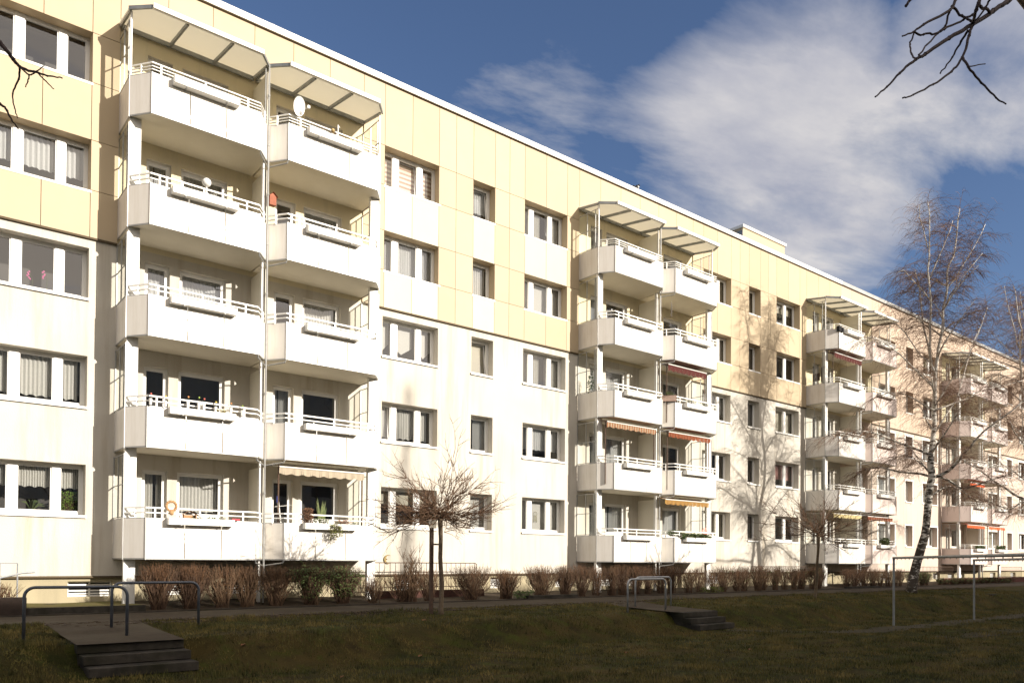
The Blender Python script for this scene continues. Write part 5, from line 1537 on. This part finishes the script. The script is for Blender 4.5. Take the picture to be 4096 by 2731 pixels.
# branches of two trees close to the camera
def near_tree(base, label, branches, seed, toff):
    random.seed(seed)
    t = thing('bare_tree', label, 'tree', base, 'bare trees close to the viewpoint')
    b0 = Vector(base); tr = MB(); br = MB()
    first = branches[0]
    tipstart = Vector(ray_at(first[0][0][0], first[0][0][1], first[0][0][2]))
    tt = b0 + Vector(toff)
    tr.tube([Vector((0, 0, -.1)), Vector((.02, .03, 1.0)), (tt - b0) * .75, tt - b0], [.12, .10, .08, .055], 10)
    tr.tube([tt - b0, (tt - b0) * .6 + (tipstart - b0) * .4 + Vector((0, 0, .15)), tipstart - b0], [.055, .03, first[1] * 1.1], 8)
    for pts, r0, r1 in branches:
        K = [Vector(ray_at(u, v, y)) - b0 for u, v, y in pts]; L = []
        for i in range(len(K) - 1):
            a_ = K[max(i - 1, 0)]; b_ = K[i]; c_ = K[i + 1]; d_ = K[min(i + 2, len(K) - 1)]
            for t_ in (0, .2, .4, .6, .8):
                q_ = 0.5 * ((2 * b_) + (c_ - a_) * t_ + (2 * a_ - 5 * b_ + 4 * c_ - d_) * t_ ** 2 + (3 * b_ - a_ - 3 * c_ + d_) * t_ ** 3)
                L.append(q_ + (Vector((random.uniform(-1, 1), random.uniform(-1, 1), random.uniform(-1, 1))) * r1 * 0.8 if t_ else Vector()))
        L.append(K[-1]); n = len(L)
        # small knobs at the nodes
        rr = [r0 + (r1 - r0) * i / (n - 1) for i in range(n)]
        br.tube(L, rr, 8)
        for i in range(5, n, 5): br.ball(L[i], rr[i] * 1.3, 6, 5)
    tr.build('trunk', M['treebark'], t); br.build('branch', noisy('dark_branch', (0.05, 0.035, 0.035), (0.085, 0.06, 0.055), 20.0, 0.8), t)
    return t


W = lambda u, v, y: (3350 + u / 3.135, v / 3.135, y)
BR = [([W(2250, -60, 1.95), W(2130, 20, 1.95), W(1950, 140, 1.97), W(1690, 310, 2.0), W(1400, 480, 2.04), W(1100, 680, 2.08), W(985, 745, 2.1), W(780, 920, 2.14), W(620, 1090, 2.18), W(475, 1215, 2.2)], .017, .004),
      ([W(1790, -40, 1.9), W(1740, 130, 1.92), W(1690, 310, 2.0), W(1650, 450, 2.0), W(1565, 720, 2.02), W(1430, 900, 2.05), W(1200, 1060, 2.08), W(950, 1190, 2.12), W(820, 1230, 2.13)], .011, .004),
      ([W(1565, 720, 2.02), W(1640, 840, 1.98), W(1800, 1040, 1.95), W(1990, 1230, 1.9), W(2110, 1305, 1.88)], .008, .004),
      ([W(1640, 835, 1.98), W(1850, 805, 1.95)], .004, .003),
      ([W(1640, 380, 2.0), W(1550, 520, 2.05), W(1440, 720, 2.1), W(1290, 920, 2.15)], .008, .004),
      ([W(1500, -40, 2.1), W(1410, 130, 2.1), W(1080, 310, 2.15), W(950, 405, 2.18), W(815, 455, 2.2)], .010, .004),
      ([W(950, 410, 2.2), W(1080, 435, 2.17), W(1260, 415, 2.14), W(1340, 370, 2.12), W(1580, 250, 2.08), W(1700, 190, 2.0)], .006, .007),
      ([W(1430, 80, 2.1), W(1560, 200, 2.08), W(1670, 265, 2.03)], .008, .007), ([W(1410, 130, 2.1), W(1350, 330, 2.13), W(1260, 420, 2.15), W(1020, 690, 2.1)], .007, .005),
      ([W(955, 430, 2.2), W(910, 560, 2.2), W(930, 680, 2.16), W(980, 740, 2.1)], .005, .005),
      ([W(1760, 30, 1.92), W(1800, 90, 1.95), W(1910, 160, 1.97)], .008, .009), ([W(940, -30, 2.3), W(860, 75, 2.32)], .009, .008), ([W(1930, -40, 1.9), W(1860, 90, 1.93), W(1720, 280, 1.98)], .007, .005)]
near_tree((7.2, 1.1, 0.05), 'bare tree out of view whose dark twigs hang in at the upper right', BR, 5, (-.3, .2, 4.3))
Zl = lambda u, v, y: (u / 2.119, v / 2.119, y)
BL = [([Zl(-260, 40, 6.2), Zl(0, 365, 6.1), Zl(110, 500, 6.1), Zl(170, 570, 6.1), Zl(290, 610, 6.05), Zl(400, 645, 6.0), Zl(525, 663, 6.0)], .015, .004),
      ([Zl(170, 570, 6.1), Zl(160, 670, 6.15), Zl(108, 795, 6.2), Zl(125, 920, 6.2), Zl(147, 1000, 6.2)], .007, .003),
      ([Zl(170, 570, 6.1), Zl(245, 635, 6.05), Zl(310, 605, 6.0), Zl(372, 562, 6.0)], .006, .003),
      ([Zl(245, 635, 6.05), Zl(237, 690, 6.05), Zl(217, 738, 6.05)], .005, .003),
      ([Zl(320, 620, 6.05), Zl(390, 690, 6.05), Zl(455, 755, 6.05)], .005, .003),
      ([Zl(-250, 700, 6.2), Zl(0, 882, 6.2), Zl(60, 940, 6.2), Zl(100, 1020, 6.2), Zl(152, 1090, 6.2)], .010, .004)]
near_tree((-2.6, 5.6, 0.05), 'bare tree out of view whose thin twigs reach in at the upper left', BL, 6, (.3, .1, 5.6))
